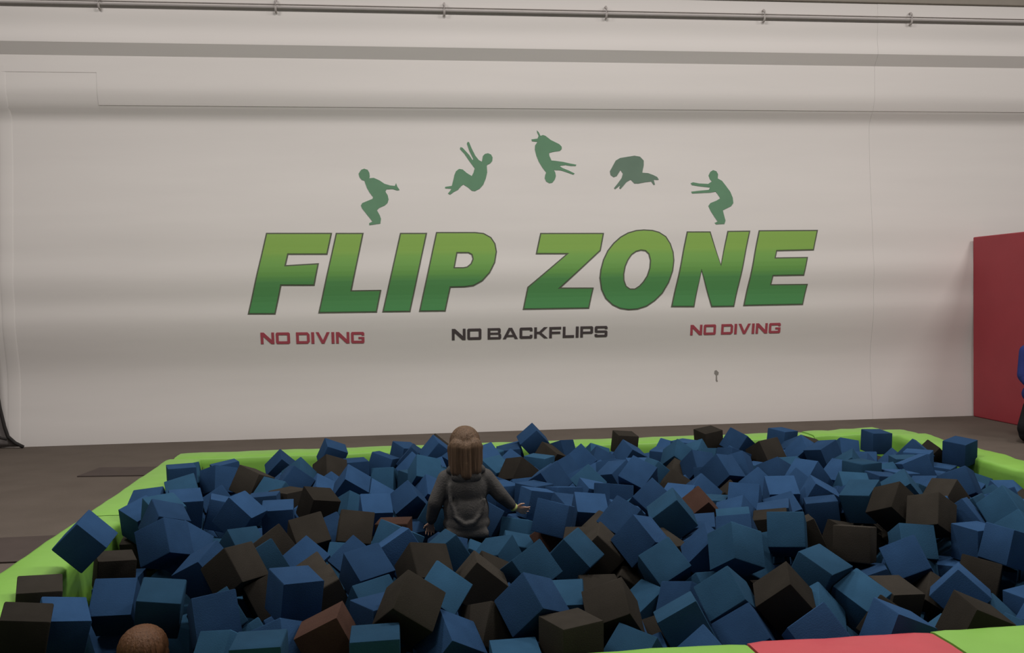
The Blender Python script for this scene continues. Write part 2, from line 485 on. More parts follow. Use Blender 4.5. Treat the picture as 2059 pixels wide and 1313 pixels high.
FIGURES = [[(-0.399,2.744),(-0.368,2.756),(-0.332,2.744),(-0.316,2.714),(-0.312,2.679),(-0.317,2.657),(-0.272,2.661),(-0.216,2.636),(-0.162,2.599),(-0.106,2.582),(-0.057,2.577),(-0.044,2.605),(-0.034,2.573),(-0.01,2.536),(-0.033,2.53),(-0.082,2.545),(-0.144,2.542),(-0.155,2.518),(-0.133,2.48),(-0.124,2.437),(-0.137,2.399),(-0.166,2.374),(-0.222,2.35),(-0.245,2.325),(-0.218,2.275),(-0.206,2.238),(-0.213,2.188),(-0.275,2.179),(-0.325,2.172),(-0.327,2.192),(-0.293,2.209),(-0.314,2.238),(-0.353,2.288),(-0.395,2.344),(-0.407,2.375),(-0.394,2.4),(-0.344,2.421),(-0.288,2.443),(-0.282,2.462),(-0.315,2.506),(-0.342,2.555),(-0.359,2.605),(-0.367,2.632),(-0.395,2.64),(-0.416,2.667),(-0.425,2.704)],[(0.706,3.036),(0.72,3.033),(0.746,2.968),(0.783,2.892),(0.82,2.845),(0.851,2.83),(0.858,2.867),(0.863,2.89),(0.885,2.911),(0.916,2.918),(0.948,2.905),(0.964,2.874),(0.959,2.836),(0.937,2.811),(0.908,2.798),(0.901,2.786),(0.903,2.716),(0.887,2.653),(0.86,2.59),(0.821,2.546),(0.77,2.521),(0.739,2.525),(0.701,2.559),(0.651,2.591),(0.626,2.572),(0.593,2.534),(0.555,2.516),(0.511,2.484),(0.489,2.497),(0.511,2.522),(0.527,2.547),(0.461,2.551),(0.462,2.566),(0.531,2.576),(0.551,2.647),(0.561,2.691),(0.578,2.729),(0.61,2.754),(0.648,2.748),(0.691,2.71),(0.741,2.679),(0.761,2.716),(0.774,2.76),(0.719,2.836),(0.669,2.911),(0.624,2.961),(0.63,2.982),(0.652,2.974),(0.72,2.899),(0.753,2.845),(0.761,2.857),(0.721,2.942),(0.697,3.018)],[(1.437,3.159),(1.456,3.14),(1.475,3.102),(1.501,3.111),(1.527,3.103),(1.584,3.059),(1.674,3.015),(1.699,2.989),(1.699,2.964),(1.679,2.945),(1.608,2.934),(1.563,2.922),(1.566,2.891),(1.587,2.843),(1.632,2.839),(1.71,2.828),(1.787,2.811),(1.852,2.799),(1.845,2.785),(1.787,2.786),(1.735,2.795),(1.67,2.786),(1.702,2.764),(1.773,2.735),(1.831,2.706),(1.818,2.693),(1.753,2.716),(1.683,2.739),(1.611,2.742),(1.624,2.716),(1.63,2.678),(1.616,2.64),(1.59,2.608),(1.558,2.602),(1.526,2.621),(1.511,2.653),(1.516,2.684),(1.527,2.716),(1.489,2.767),(1.452,2.83),(1.427,2.894),(1.413,2.957),(1.416,3.001),(1.442,3.039),(1.384,3.045),(1.378,3.064),(1.443,3.073),(1.456,3.102),(1.441,3.134)],[(2.246,2.786),(2.28,2.844),(2.326,2.87),(2.418,2.885),(2.484,2.895),(2.544,2.885),(2.583,2.844),(2.582,2.793),(2.568,2.735),(2.564,2.713),(2.627,2.709),(2.68,2.69),(2.726,2.667),(2.743,2.639),(2.719,2.636),(2.686,2.639),(2.699,2.587),(2.685,2.581),(2.659,2.619),(2.6,2.613),(2.52,2.598),(2.474,2.598),(2.448,2.626),(2.435,2.639),(2.389,2.613),(2.349,2.568),(2.322,2.539),(2.309,2.549),(2.322,2.581),(2.289,2.556),(2.263,2.537),(2.252,2.549),(2.296,2.601),(2.339,2.658),(2.353,2.703),(2.327,2.742),(2.311,2.716),(2.284,2.677),(2.251,2.665),(2.219,2.69),(2.213,2.729)],[(3.314,2.722),(3.345,2.741),(3.382,2.729),(3.399,2.696),(3.394,2.651),(3.441,2.625),(3.481,2.573),(3.528,2.508),(3.554,2.442),(3.558,2.384),(3.533,2.351),(3.479,2.326),(3.438,2.306),(3.451,2.248),(3.464,2.195),(3.45,2.159),(3.396,2.157),(3.356,2.155),(3.342,2.17),(3.376,2.186),(3.343,2.235),(3.303,2.3),(3.28,2.353),(3.304,2.385),(3.372,2.411),(3.415,2.436),(3.386,2.482),(3.366,2.508),(3.305,2.498),(3.184,2.493),(3.104,2.489),(3.097,2.509),(3.185,2.519),(3.292,2.528),(3.306,2.554),(3.185,2.567),(3.105,2.58),(3.092,2.599),(3.119,2.61),(3.185,2.597),(3.286,2.592),(3.327,2.618),(3.307,2.644),(3.294,2.683)]]
FIG_LABEL = ('green figure silhouette crouched with arms swept back, above the L of FLIP',
             'green figure silhouette tucked on its back with both arms raised, above the P of FLIP',
             'green figure silhouette upside down, topmost above the gap before ZONE',
             'grey green figure silhouette curled face down on all fours, above the O of ZONE',
             'green figure silhouette landing in a squat with arms stretched forward, above the N of ZONE')
for i, (pts, lab) in enumerate(zip(FIGURES, FIG_LABEL)):
    bm = poly_mesh([(pts, [])], 0.003)
    wrap_on_wall(bm, 0.001)
    o = from_bm('jumper_silhouette', bm, MAT['figure_grey' if i == 3 else 'figure'])
    tag(o, lab, 'decal', 'sequence of flipping figures on the wall')

# wide square block letters, drawn on a unit-high grid: (width, [(outer, holes)])
S_, H_ = 0.27, 0.23
def glyph(c):
    s, h = S_, H_
    if c == 'N': return 1.35, [([(0, 0), (0, 1), (s + .05, 1), (1.35 - s, .36), (1.35 - s, 1), (1.35, 1), (1.35, 0), (1.35 - s - .05, 0), (s, .64), (s, 0)], [])]
    if c == 'O': return 1.4, [([(0, .1), (0, .9), (.1, 1), (1.3, 1), (1.4, .9), (1.4, .1), (1.3, 0), (.1, 0)], [[(s, h), (s, 1 - h), (1.4 - s, 1 - h), (1.4 - s, h)]])]
    if c == 'D': return 1.35, [([(0, 0), (0, 1), (1.15, 1), (1.35, .82), (1.35, .18), (1.15, 0)], [[(s, h), (s, 1 - h), (1.35 - s, 1 - h), (1.35 - s, h)]])]
    if c == 'I': return s + .02, [([(0, 0), (0, 1), (s + .02, 1), (s + .02, 0)], [])]
    if c == 'V': return 1.4, [([(0, 1), (.3, 1), (.7, .3), (1.1, 1), (1.4, 1), (.84, 0), (.56, 0)], [])]
    if c == 'G': return 1.35, [([(0, .1), (0, .9), (.1, 1), (1.25, 1), (1.35, .9), (1.35, .68), (1.35 - s, .68), (1.35 - s, 1 - h), (s, 1 - h), (s, h), (1.35 - s, h), (1.35 - s, .38), (.75, .38), (.75, .56), (1.35, .56), (1.35, .1), (1.25, 0), (.1, 0)], [])]
    if c == 'B': return 1.35, [([(0, 0), (0, 1), (1.2, 1), (1.3, .9), (1.3, .6), (1.22, .52), (1.35, .42), (1.35, .1), (1.25, 0)], [[(s, .2), (s, .42), (1.35 - s, .42), (1.35 - s, .2)], [(s, .6), (s, .8), (1.3 - s, .8), (1.3 - s, .6)]])]
    if c == 'A': return 1.5, [([(0, 0), (.58, 1), (.92, 1), (1.5, 0), (1.19, 0), (1.09, .18), (.41, .18), (.31, 0)], [[(.52, .37), (.98, .37), (.75, .78)]])]
    if c == 'C': return 1.3, [([(0, .1), (0, .9), (.1, 1), (1.2, 1), (1.3, .9), (1.3, .66), (1.3 - s, .66), (1.3 - s, 1 - h), (s, 1 - h), (s, h), (1.3 - s, h), (1.3 - s, .34), (1.3, .34), (1.3, .1), (1.2, 0), (.1, 0)], [])]
    if c == 'K': return 1.35, [([(0, 0), (0, 1), (s, 1), (s, .6), (.5, .6), (.98, 1), (1.35, 1), (.74, .5), (1.38, 0), (1.0, 0), (.5, .4), (s, .4), (s, 0)], [])]
    if c == 'F': return 1.2, [([(0, 0), (0, 1), (1.2, 1), (1.2, .78), (s, .78), (s, .58), (1.12, .58), (1.12, .37), (s, .37), (s, 0)], [])]
    if c == 'L': return 1.15, [([(0, 0), (0, 1), (s, 1), (s, h), (1.15, h), (1.15, 0)], [])]
    if c == 'P': return 1.3, [([(0, 0), (0, 1), (1.2, 1), (1.3, .9), (1.3, .42), (1.2, .32), (s, .32), (s, 0)], [[(s, .53), (s, .79), (1.3 - s, .79), (1.3 - s, .53)]])]
    if c == 'S': return 1.3, [([(0, .28), (0, .1), (.1, 0), (1.2, 0), (1.3, .1), (1.3, .5), (1.2, .6), (s, .6), (s, .79), (1.3 - s, .79), (1.3 - s, .72), (1.3, .72), (1.3, .9), (1.2, 1), (.1, 1), (0, .9), (0, .5), (.1, .4), (1.3 - s, .4), (1.3 - s, .21), (s, .21), (s, .28)], [])]

def wall_words(text, x0, x1, za, zb, h, mat, label):
    """Letters from x0 to x1; the baseline runs from za to zb."""
    gap, space = 0.17, 0.62
    tot = sum((space - gap) if c == ' ' else glyph(c)[0] + gap for c in text) - gap
    k = (x1 - x0) / tot
    root = empty('wall_lettering', (0, 0, 0))
    tag(root, label, 'lettering')
    u = 0
    for c in text:
        if c == ' ':
            u += space - gap; continue
        wd, polys = glyph(c)
        def mp(l): return [(x0 + (u + a) * k, za + (zb - za) * ((u + a) / tot) + b * h) for a, b in l]
        bm = poly_mesh([(mp(o_), [mp(q) for q in hs]) for o_, hs in polys], 0.003)
        wrap_on_wall(bm, 0.001)
        l_ = from_bm('letter', bm, mat, root)
        l_['label'] = 'letter ' + c
        u += wd + gap

wall_words('NO DIVING', -1.443, -0.400, 0.972, 0.958, 0.118, MAT['text_red'], 'crimson words NO DIVING on the white wall, under the F and L of FLIP')
wall_words('NO BACKFLIPS', 0.502, 2.154, 0.970, 0.970, 0.118, MAT['text_black'], 'charcoal words NO BACKFLIPS on the white wall below the gap between FLIP and ZONE')
wall_words('NO DIVING', 3.063, 4.071, 0.968, 0.972, 0.112, MAT['text_red'], 'crimson words NO DIVING on the white wall, under the N and E of ZONE')

# scuff marks
def scuff(pts, label):
    bm = poly_mesh([(pts, [])], 0.002)
    wrap_on_wall(bm, 0.0)
    tag(from_bm('scuff_mark', bm, MAT['scuff']), label, 'mark')
scuff([(3.345, .575), (3.365, .583), (3.392, .555), (3.385, .53), (3.372, .525), (3.372, .475), (3.380, .462), (3.368, .452), (3.355, .468), (3.358, .525), (3.340, .545)], 'small dark scuff mark on the white wall low below the word ZONE')

# ------------------------------------------------------------------ grey mesh curtain with black cords gathered beside the wall
root = empty('net_curtain', (-4.1, YW - 0.12, 0))
cord = [(-4.02, 3.2), (-4.005, 2.2), (-3.995, 1.3), (-3.988, 0.95), (-3.975, 0.68), (-3.945, 0.42), (-3.905, 0.22), (-3.875, 0.12), (-3.81, 0.055), (-3.735, 0.012)]
bm = bmesh.new()
cols = []
for i, (x, z) in enumerate(cord):
    row = []
    for k in range(9):
        t_ = k / 8
        xx = x + (-5.0 - x) * t_
        row.append(bm.verts.new((xx + 4.1, 0.03 * math.sin(t_ * 14) * (1 if k else 0), z)))
    cols.append(row)
for a_, b_ in zip(cols, cols[1:]):
    for k in range(8):
        bm.faces.new((a_[k], a_[k + 1], b_[k + 1], b_[k]))
o = from_bm('mesh_cloth', bm, MAT['curtain'], root, smooth=True)
so = o.modifiers.new('thickness', 'SOLIDIFY'); so.thickness = 0.006
bm = bmesh.new()
add_tube(bm, [(x + 4.1, -0.012, z) for x, z in cord], 0.017, 8)
from_bm('edge_cord', bm, MAT['rope'], root, smooth=True)
bm = bmesh.new()
add_tube(bm, [(-4.25 + 4.1, -0.05, 0.50), (-4.10 + 4.1, -0.05, 0.27), (-4.0 + 4.1, -0.05, 0.17), (-3.93 + 4.1, -0.04, 0.11), (-3.88 + 4.1, -0.03, 0.095)], 0.013, 8)
from_bm('tie_cord', bm, MAT['rope'], root, smooth=True)
tag(root, 'grey mesh curtain edge with black cords gathered at the end of the white wall', 'curtain')

# ------------------------------------------------------------------ foam cubes
FS = 0.187
def foam_mesh(name, seed, mat):
    rnd = random.Random(seed)
    bm = bmesh.new()
    bmesh.ops.create_cube(bm, size=FS)
    bmesh.ops.bevel(bm, geom=bm.edges[:], offset=0.007, segments=2, profile=0.6, affect='EDGES')
    for v in bm.verts:
        v.co += Vector((rnd.uniform(-1, 1), rnd.uniform(-1, 1), rnd.uniform(-1, 1))) * 0.0012
        s = v.co.normalized()
    # slight cut-by-wire skew of each block
    sk = [rnd.uniform(-0.025, 0.025) for _ in range(3)]
    for v in bm.verts:
        v.co.x += sk[0] * v.co.z; v.co.y += sk[1] * v.co.x; v.co.z += sk[2] * v.co.y
    me = bpy.data.meshes.new(name)
    bmesh.ops.recalc_face_normals(bm, faces=bm.faces[:])
    bm.to_mesh(me); bm.free()
    for p in me.polygons: p.use_smooth = True
    me.set_sharp_from_angle(angle=math.radians(40))
    me.materials.append(mat)
    return me

FOAM = {0: [foam_mesh('foam_cube', 1, MAT['blue_a']), foam_mesh('foam_cube', 2, MAT['blue_a'])],
        1: [foam_mesh('foam_cube', 3, MAT['blue_b']), foam_mesh('foam_cube', 4, MAT['blue_b'])],
        2: [foam_mesh('foam_cube', 5, MAT['brown']), foam_mesh('foam_cube', 6, MAT['brown'])],
        3: [foam_mesh('foam_cube', 7, MAT['rust'])]}
# x, y, z in millimetres, rotation in hundredths of a radian, colour, label
CUBES = [
(-497,4120,114,12,10,50,0,'large-looking dark blue foam cube in the near band, below the gap before the F'),
(-1571,3980,56,10,20,30,2,'darkest charcoal brown foam cube at the near end of the green pad'),
(-1329,4400,14,75,2,5,0,'blue foam cube showing one square face, just beyond the auburn head'),
(-1590,4800,226,25,78,15,0,'blue foam cube balanced on a corner over the green pad beside the dark deck'),
(-1506,4220,-8,30,20,50,0,'blue foam cube below the brown one against the green pad nearest the frame edge'),
(2290,4140,-80,20,10,20,2,'charcoal brown foam cube upright beyond the corner of the coral red pad'),
(-1524,5020,-2,5,10,40,2,'charcoal brown foam cube lying under the cube balanced on the pad'),
(-1668,4400,51,15,10,35,2,'charcoal brown foam cube against the green pad nearest the frame edge'),
(-547,5850,116,30,20,50,2,'charcoal brown foam cube in the middle band below the F'),
(4348,6840,130,10,-12,50,0,'blue foam cube leaning over the wrinkled green pad below the tall red panel'),
(-771,5700,84,12,0,10,0,'blue foam cube with a pale flat top, middle band, below the F'),
(-192,5720,84,50,5,15,0,'blue foam cube showing a square face, left of the child in grey'),
(4111,7700,86,5,4,10,0,'dark blue foam cube standing up high against the pit corner near the red panel'),
(1085,7840,177,35,80,30,0,'topmost blue foam cube at the wall-side rim, pointing up below the Z'),
(-1164,5050,88,60,62,40,0,'blue foam cube corner toward the camera, inward of the cube balanced on the pad'),
(2879,7800,91,40,50,80,0,'blue foam cube right of the brown one peeking over the wall-side green pad'),
(2684,7980,110,10,-12,25,2,'small-looking charcoal brown foam cube peeking over the wall-side green pad below the N'),
(-611,7850,112,30,38,30,0,'blue foam cube poking above the wall-side green pad between L and F'),
(-1011,7720,37,40,72,50,0,'blue foam cube pointing a corner up before the wall-side green pad below the F'),
(1911,7950,105,10,10,10,2,'charcoal brown foam cube upright against the wall-side green pad below the O'),
(897,4280,-50,35,5,8,2,'charcoal brown foam cube with a square face, near band, below the Z'),
(3338,7920,97,12,5,50,0,'blue foam cube lying level with the wall-side green pad below the E'),
(2506,5050,-37,20,25,40,2,'charcoal brown foam cube in the brown pair below the space beside the E'),
(1186,7620,56,50,30,90,2,'charcoal brown foam cube propping the cube that points up below the Z'),
(-4,7860,84,20,15,60,0,'blue foam cube against the wall-side pad, second left of the grey child'),
(407,4600,-22,40,50,30,2,'charcoal brown foam cube on a corner, nearer than the child in grey'),
(4271,7100,33,30,75,20,2,'charcoal brown foam cube wedged by the wrinkled green pad below the red panel'),
(3561,7820,11,20,30,20,2,'charcoal brown foam cube at the raised short green pad near the red panel'),
(1721,4180,-76,8,5,12,2,'charcoal brown foam cube upright beyond the coral red pad, below the N and E'),
(1807,7050,14,35,3,10,0,'blue foam cube with a pale square face, far band, below the O'),
(263,7930,97,30,70,20,2,'charcoal brown foam cube against the wall-side green pad touching the child in grey'),
(4007,7550,-120,5,-5,25,2,'charcoal brown foam cube under the high blue cube in the pit corner'),
(115,4580,-5,35,-20,-35,0,'blue foam cube with a pale tilted top, near the grey child, below P'),
(1,3718,158,-80,62,-201,2,'charcoal brown foam cube cornerwise, front band, below I'),
(505,3739,130,-90,38,68,0,'blue foam cube cornerwise, near band, below Z'),
(1627,3846,72,190,-65,-50,2,'charcoal brown foam cube cornerwise, near band, below E'),
(628,3545,52,-157,0,196,2,'charcoal brown foam cube lying flat, front band, below Z'),
(1562,4262,172,-96,-92,134,1,'teal blue foam cube cornerwise, middle band, below N'),
(-1099,4253,46,-111,124,215,1,'left of two teal blue foam cubes tipped on edge, front band, left of sign'),
(-1218,4821,189,267,33,109,0,'left of two blue foam cubes cornerwise, middle band, left of sign'),
(850,3777,71,-98,-81,-235,2,'left of two charcoal brown foam cubes cornerwise, front band, below O'),
(-823,4537,112,-249,-8,-213,2,'left of two charcoal brown foam cubes tipped on edge, middle band, below F'),
(-314,3713,55,-47,-3,152,3,'rust brown foam cube tipped on edge, front band, below L'),
(1398,3910,50,237,-62,-39,1,'teal blue foam cube cornerwise, near band, below N'),
(-836,4095,31,-207,-6,35,0,'right of two blue foam cubes tipped on edge, front band, left of sign'),
(162,3686,1,-45,-264,48,0,'blue foam cube cornerwise, front band, below P'),
(2306,3529,19,-273,-13,151,2,'charcoal brown foam cube tipped on edge, front band, below red panel'),
(2032,3982,-19,-46,285,50,1,'right of two teal blue foam cubes cornerwise, near band, right of E'),
(1886,4071,95,-6,201,-100,1,'leftmost teal blue foam cube tipped on edge, middle band, right of E'),
(1159,3779,0,21,-108,280,1,'teal blue foam cube tipped on edge, front band, below N'),
(1245,4394,63,232,-45,20,1,'teal blue foam cube cornerwise, middle band, below O'),
(1961,4590,149,-163,52,107,1,'teal blue foam cube tipped on edge, level with grey child, below E'),
(1971,3530,9,3,41,6,0,'blue foam cube tipped on edge, front band, right of E'),
(-197,4463,88,15,60,-99,0,'blue foam cube tipped on edge, middle band, below L'),
(808,4466,115,238,8,-218,1,'right of two teal blue foam cubes tipped on edge, middle band, below Z'),
(320,4240,85,-72,1,-158,2,'charcoal brown foam cube tipped on edge, near band, below P'),
(1423,3747,-62,227,57,-137,0,'third from left blue foam cube cornerwise, front band, below N'),
(3072,4408,77,157,32,19,0,'blue foam cube tipped on edge, middle band, below red panel'),
(2873,4785,161,29,-261,43,2,'third from left charcoal brown foam cube cornerwise, level with grey child, right of E'),
(1176,4552,157,-124,-248,-98,0,'blue foam cube cornerwise, middle band, below O'),
(2532,4434,19,-242,86,-141,0,'blue foam cube cornerwise, middle band, right of E'),
(2352,4635,70,167,178,103,2,'charcoal brown foam cube lying flat, middle band, right of E'),
(2756,4972,174,265,-71,75,2,'second from left charcoal brown foam cube cornerwise, level with grey child, right of E'),
(1436,4900,196,181,-66,-33,1,'teal blue foam cube tipped on edge, level with grey child, below O'),
(2583,4062,-25,9,231,-48,0,'blue foam cube tipped on edge, near band, right of E'),
(578,4322,107,91,-90,264,1,'right of two teal blue foam cubes cornerwise, middle band, below Z'),
(-128,3516,52,-71,-157,71,1,'teal blue foam cube lying flat, front band, below L'),
(1643,3556,0,241,80,-85,0,'blue foam cube cornerwise, front band, right of E'),
(-965,5519,156,-155,223,-33,0,'blue foam cube tipped on edge, level with grey child, below F'),
(74,4246,149,180,-71,183,2,'charcoal brown foam cube tipped on edge, middle band, below I'),
(-986,4669,80,-222,-218,23,0,'right of two blue foam cubes cornerwise, middle band, left of sign'),
(330,3839,3,36,-51,-266,2,'charcoal brown foam cube cornerwise, front band, below P'),
(818,5137,153,-297,27,120,0,'second from left blue foam cube tipped on edge, level with grey child, below Z'),
(2692,5199,160,195,-11,-91,1,'teal blue foam cube tipped on edge, level with grey child, right of E'),
(-556,3517,51,158,-2,0,1,'right of two teal blue foam cubes lying flat, front band, below F'),
(124,3943,121,-68,265,100,1,'teal blue foam cube cornerwise, near band, below P'),
(3312,4778,162,-220,62,-163,1,'left of two teal blue foam cubes cornerwise, level with grey child, below red panel'),
(-294,5239,103,177,58,175,2,'charcoal brown foam cube tipped on edge, level with grey child, below L'),
(-544,5209,87,-234,-16,36,2,'charcoal brown foam cube tipped on edge, level with grey child, below F'),
(3023,4596,52,0,0,-136,0,'blue foam cube lying flat, middle band, below red panel'),
(888,3582,-57,-15,72,-251,1,'teal blue foam cube tipped on edge, front band, below O'),
(977,4636,90,-237,-16,131,2,'left of two charcoal brown foam cubes tipped on edge, middle band, below O'),
(2140,6079,182,-132,79,232,0,'third from left blue foam cube tipped on edge, far band, below N'),
(2706,4685,31,-14,102,-187,1,'third from left teal blue foam cube tipped on edge, middle band, right of E'),
(1500,4482,95,85,29,-174,0,'blue foam cube cornerwise, middle band, below N'),
(2879,4368,-76,-54,16,-69,2,'charcoal brown foam cube tipped on edge, middle band, below red panel'),
(18,6163,45,55,-67,1,0,'blue foam cube cornerwise, level with grey child, below I'),
(2496,5328,61,303,0,124,0,'blue foam cube lying flat, level with grey child, right of E'),
(1155,4817,184,191,-77,31,0,'blue foam cube cornerwise, level with grey child, below O'),
(1060,5311,122,-21,-110,-141,0,'third from left blue foam cube tipped on edge, level with grey child, below Z'),
(1528,5990,189,-103,-70,52,0,'left of two blue foam cubes cornerwise, far band, below O'),
(-1334,5296,179,74,207,-30,0,'second from left blue foam cube cornerwise, level with grey child, left of sign'),
(-370,6326,135,95,39,-163,0,'second from left blue foam cube cornerwise, far band, below L'),
(-1342,6858,111,71,-198,-149,0,'right of two blue foam cubes cornerwise, far band, left of sign'),
(-119,3885,52,56,157,-196,0,'blue foam cube lying flat, front band, below L'),
(-744,3829,-50,-33,-93,120,1,'right of two teal blue foam cubes tipped on edge, front band, left of sign'),
(-664,4528,-30,-98,92,-66,2,'charcoal brown foam cube cornerwise, near band, below F'),
(-400,4444,-4,-300,-43,26,2,'charcoal brown foam cube tipped on edge, near band, below L'),
(-36,4782,98,-195,101,-16,0,'blue foam cube tipped on edge, middle band, below I'),
(491,4993,-28,-96,-205,32,1,'left of two teal blue foam cubes cornerwise, middle band, below Z'),
(206,4889,39,-150,-215,22,1,'left of two teal blue foam cubes tipped on edge, middle band, below P'),
(1136,4286,-103,-215,0,194,1,'teal blue foam cube tipped on edge, near band, below O'),
(1266,4116,-40,25,-261,43,0,'blue foam cube tipped on edge, near band, below N'),
(128,6568,159,123,-73,-109,1,'teal blue foam cube cornerwise, far band, below P'),
(-1340,5810,149,309,26,-128,0,'blue foam cube lying flat, level with grey child, left of sign'),
(-1067,6600,135,69,-111,33,2,'charcoal brown foam cube cornerwise, far band, below F'),
(406,3521,-41,-152,-162,152,1,'teal blue foam cube lying flat, front band, below Z'),
(-1558,5703,111,-126,29,-68,0,'leftmost blue foam cube cornerwise, level with grey child, left of sign'),
(2335,5562,127,-49,3,294,0,'second from left blue foam cube tipped on edge, far band, below E'),
(3303,5345,110,-229,10,194,2,'charcoal brown foam cube tipped on edge, far band, right of E'),
(-522,4930,11,97,258,55,0,'blue foam cube cornerwise, middle band, below F'),
(-148,4146,29,-173,-74,220,1,'teal blue foam cube tipped on edge, near band, below L'),
(808,6682,109,-127,228,84,2,'charcoal brown foam cube tipped on edge, far band, below Z'),
(2573,4270,-141,-236,-71,-129,2,'charcoal brown foam cube cornerwise, near band, right of E'),
(1473,5496,138,-68,-55,45,0,'right of two blue foam cubes cornerwise, far band, below O'),
(665,3934,42,8,283,140,1,'teal blue foam cube tipped on edge, near band, below Z'),
(2706,6716,185,-9,263,-123,2,'charcoal brown foam cube tipped on edge, wall-side rim, below E'),
(3210,6809,142,19,280,41,0,'leftmost blue foam cube tipped on edge, wall-side rim, right of E'),
(835,5905,68,176,1,182,0,'blue foam cube lying flat, level with grey child, below Z'),
(3595,5645,123,-66,100,-147,0,'blue foam cube cornerwise, far band, below red panel'),
(-920,5287,13,-86,9,73,1,'teal blue foam cube tipped on edge, middle band, below F'),
(1788,3893,-42,93,-34,116,1,'left of two teal blue foam cubes cornerwise, near band, right of E'),
(984,6310,123,260,-34,67,0,'leftmost blue foam cube cornerwise, far band, below Z'),
(1712,5261,118,112,245,-26,3,'rust brown foam cube cornerwise, level with grey child, below N'),
(-734,4787,63,-111,-33,-122,1,'teal blue foam cube cornerwise, middle band, below F'),
(-1395,4464,-213,104,-305,59,0,'left of two blue foam cubes tipped on edge, front band, left of sign'),
(-721,5048,68,102,38,194,2,'charcoal brown foam cube cornerwise, middle band, below F'),
(3580,6153,130,-139,276,-14,0,'third from left blue foam cube tipped on edge, far band, right of E'),
(2733,6066,130,-5,-74,55,0,'third from left blue foam cube tipped on edge, far band, below E'),
(2066,5473,113,-91,-313,-49,0,'leftmost blue foam cube tipped on edge, far band, below E'),
(2562,5521,112,-176,211,-39,0,'leftmost blue foam cube tipped on edge, far band, right of E'),
(2192,6752,96,-30,232,159,0,'left of two blue foam cubes tipped on edge, wall-side rim, below N'),
(1337,5893,84,139,-15,-118,0,'blue foam cube lying flat, far band, below O'),
(1184,3547,-77,85,-32,185,0,'leftmost blue foam cube cornerwise, front band, below N'),
(-1093,4799,-289,-314,0,90,1,'left of two teal blue foam cubes lying flat, front band, left of sign'),
(-518,3791,-7,206,-40,-221,0,'right of two blue foam cubes cornerwise, front band, below F'),
(-793,6704,105,225,16,191,0,'blue foam cube tipped on edge, far band, below F'),
(-575,7143,91,41,55,236,2,'charcoal brown foam cube cornerwise, far band, below L'),
(3097,4854,108,-140,70,252,0,'blue foam cube tipped on edge, level with grey child, below red panel'),
(-161,7364,-32,8,-35,-189,1,'teal blue foam cube tipped on edge, far band, below I'),
(3134,6072,138,313,2,31,1,'teal blue foam cube lying flat, far band, right of E'),
(-1137,5903,89,185,0,176,0,'blue foam cube tipped on edge, level with grey child, left of sign'),
(694,5737,-84,-312,34,102,1,'teal blue foam cube tipped on edge, level with grey child, below Z'),
(-271,4895,13,63,-64,49,0,'blue foam cube cornerwise, middle band, below L'),
(1492,6476,100,-49,295,-100,0,'blue foam cube tipped on edge, far band, below O'),
(2944,4043,-127,160,-6,25,0,'blue foam cube lying flat, near band, below red panel'),
(2112,7033,119,76,64,-205,1,'left of two teal blue foam cubes cornerwise, wall-side rim, below N'),
(-59,5016,81,-16,-45,-228,1,'teal blue foam cube tipped on edge, level with grey child, below I'),
(246,7371,171,-31,-248,40,0,'left of two blue foam cubes cornerwise, wall-side rim, below P'),
(2608,6308,97,-106,-45,-259,0,'second from left blue foam cube cornerwise, far band, below E'),
(1745,4727,101,182,83,-185,0,'blue foam cube tipped on edge, level with grey child, below N'),
(-188,7608,48,-126,12,126,0,'blue foam cube tipped on edge, wall-side rim, below L'),
(-1389,6010,183,-107,-206,135,1,'teal blue foam cube cornerwise, far band, left of sign'),
(3091,4513,-140,0,0,238,1,'teal blue foam cube lying flat, near band, below red panel'),
(2115,4755,78,-166,-41,-24,2,'charcoal brown foam cube tipped on edge, level with grey child, below E'),
(1111,4570,-70,-274,57,-18,2,'charcoal brown foam cube cornerwise, near band, below O'),
(3147,7033,120,-66,50,-170,0,'right of two blue foam cubes cornerwise, wall-side rim, below E'),
(528,5978,-36,-111,37,125,0,'blue foam cube cornerwise, level with grey child, below P'),
(3278,4612,66,241,-68,-67,1,'right of two teal blue foam cubes cornerwise, level with grey child, below red panel'),
(2992,5294,167,95,-31,126,1,'teal blue foam cube cornerwise, far band, right of E'),
(-1573,6741,162,157,0,-126,0,'blue foam cube lying flat, far band, left of sign'),
(1833,7458,67,-59,97,285,0,'third from left blue foam cube cornerwise, wall-side rim, below O'),
(1940,5279,63,-71,278,-79,0,'blue foam cube cornerwise, level with grey child, below N'),
(-1396,5519,173,-127,-3,65,1,'teal blue foam cube tipped on edge, level with grey child, left of sign'),
(1376,7211,93,-212,75,-64,0,'third from left blue foam cube cornerwise, wall-side rim, below Z'),
(1878,5803,88,-83,74,-25,0,'blue foam cube cornerwise, far band, below N'),
(-361,6058,24,55,-262,51,1,'teal blue foam cube cornerwise, level with grey child, below L'),
(1041,7231,57,0,6,-59,1,'teal blue foam cube lying flat, wall-side rim, below Z'),
(-907,6470,62,-140,78,115,1,'teal blue foam cube tipped on edge, far band, below F'),
(1252,6372,75,-248,-58,-153,1,'teal blue foam cube cornerwise, far band, below Z'),
(2951,5849,74,165,-67,138,1,'leftmost teal blue foam cube tipped on edge, far band, right of E'),
(635,6241,52,-152,-5,203,0,'leftmost blue foam cube lying flat, far band, below Z'),
(-780,6288,52,143,157,69,2,'charcoal brown foam cube lying flat, far band, below F'),
(2044,4999,68,-165,12,271,2,'charcoal brown foam cube lying flat, level with grey child, below E'),
(2305,6238,173,-79,-211,-140,0,'blue foam cube cornerwise, wall-side rim, below N'),
(2343,5989,80,89,64,135,0,'leftmost blue foam cube cornerwise, far band, below E'),
(166,6401,36,67,45,41,0,'blue foam cube cornerwise, far band, below P'),
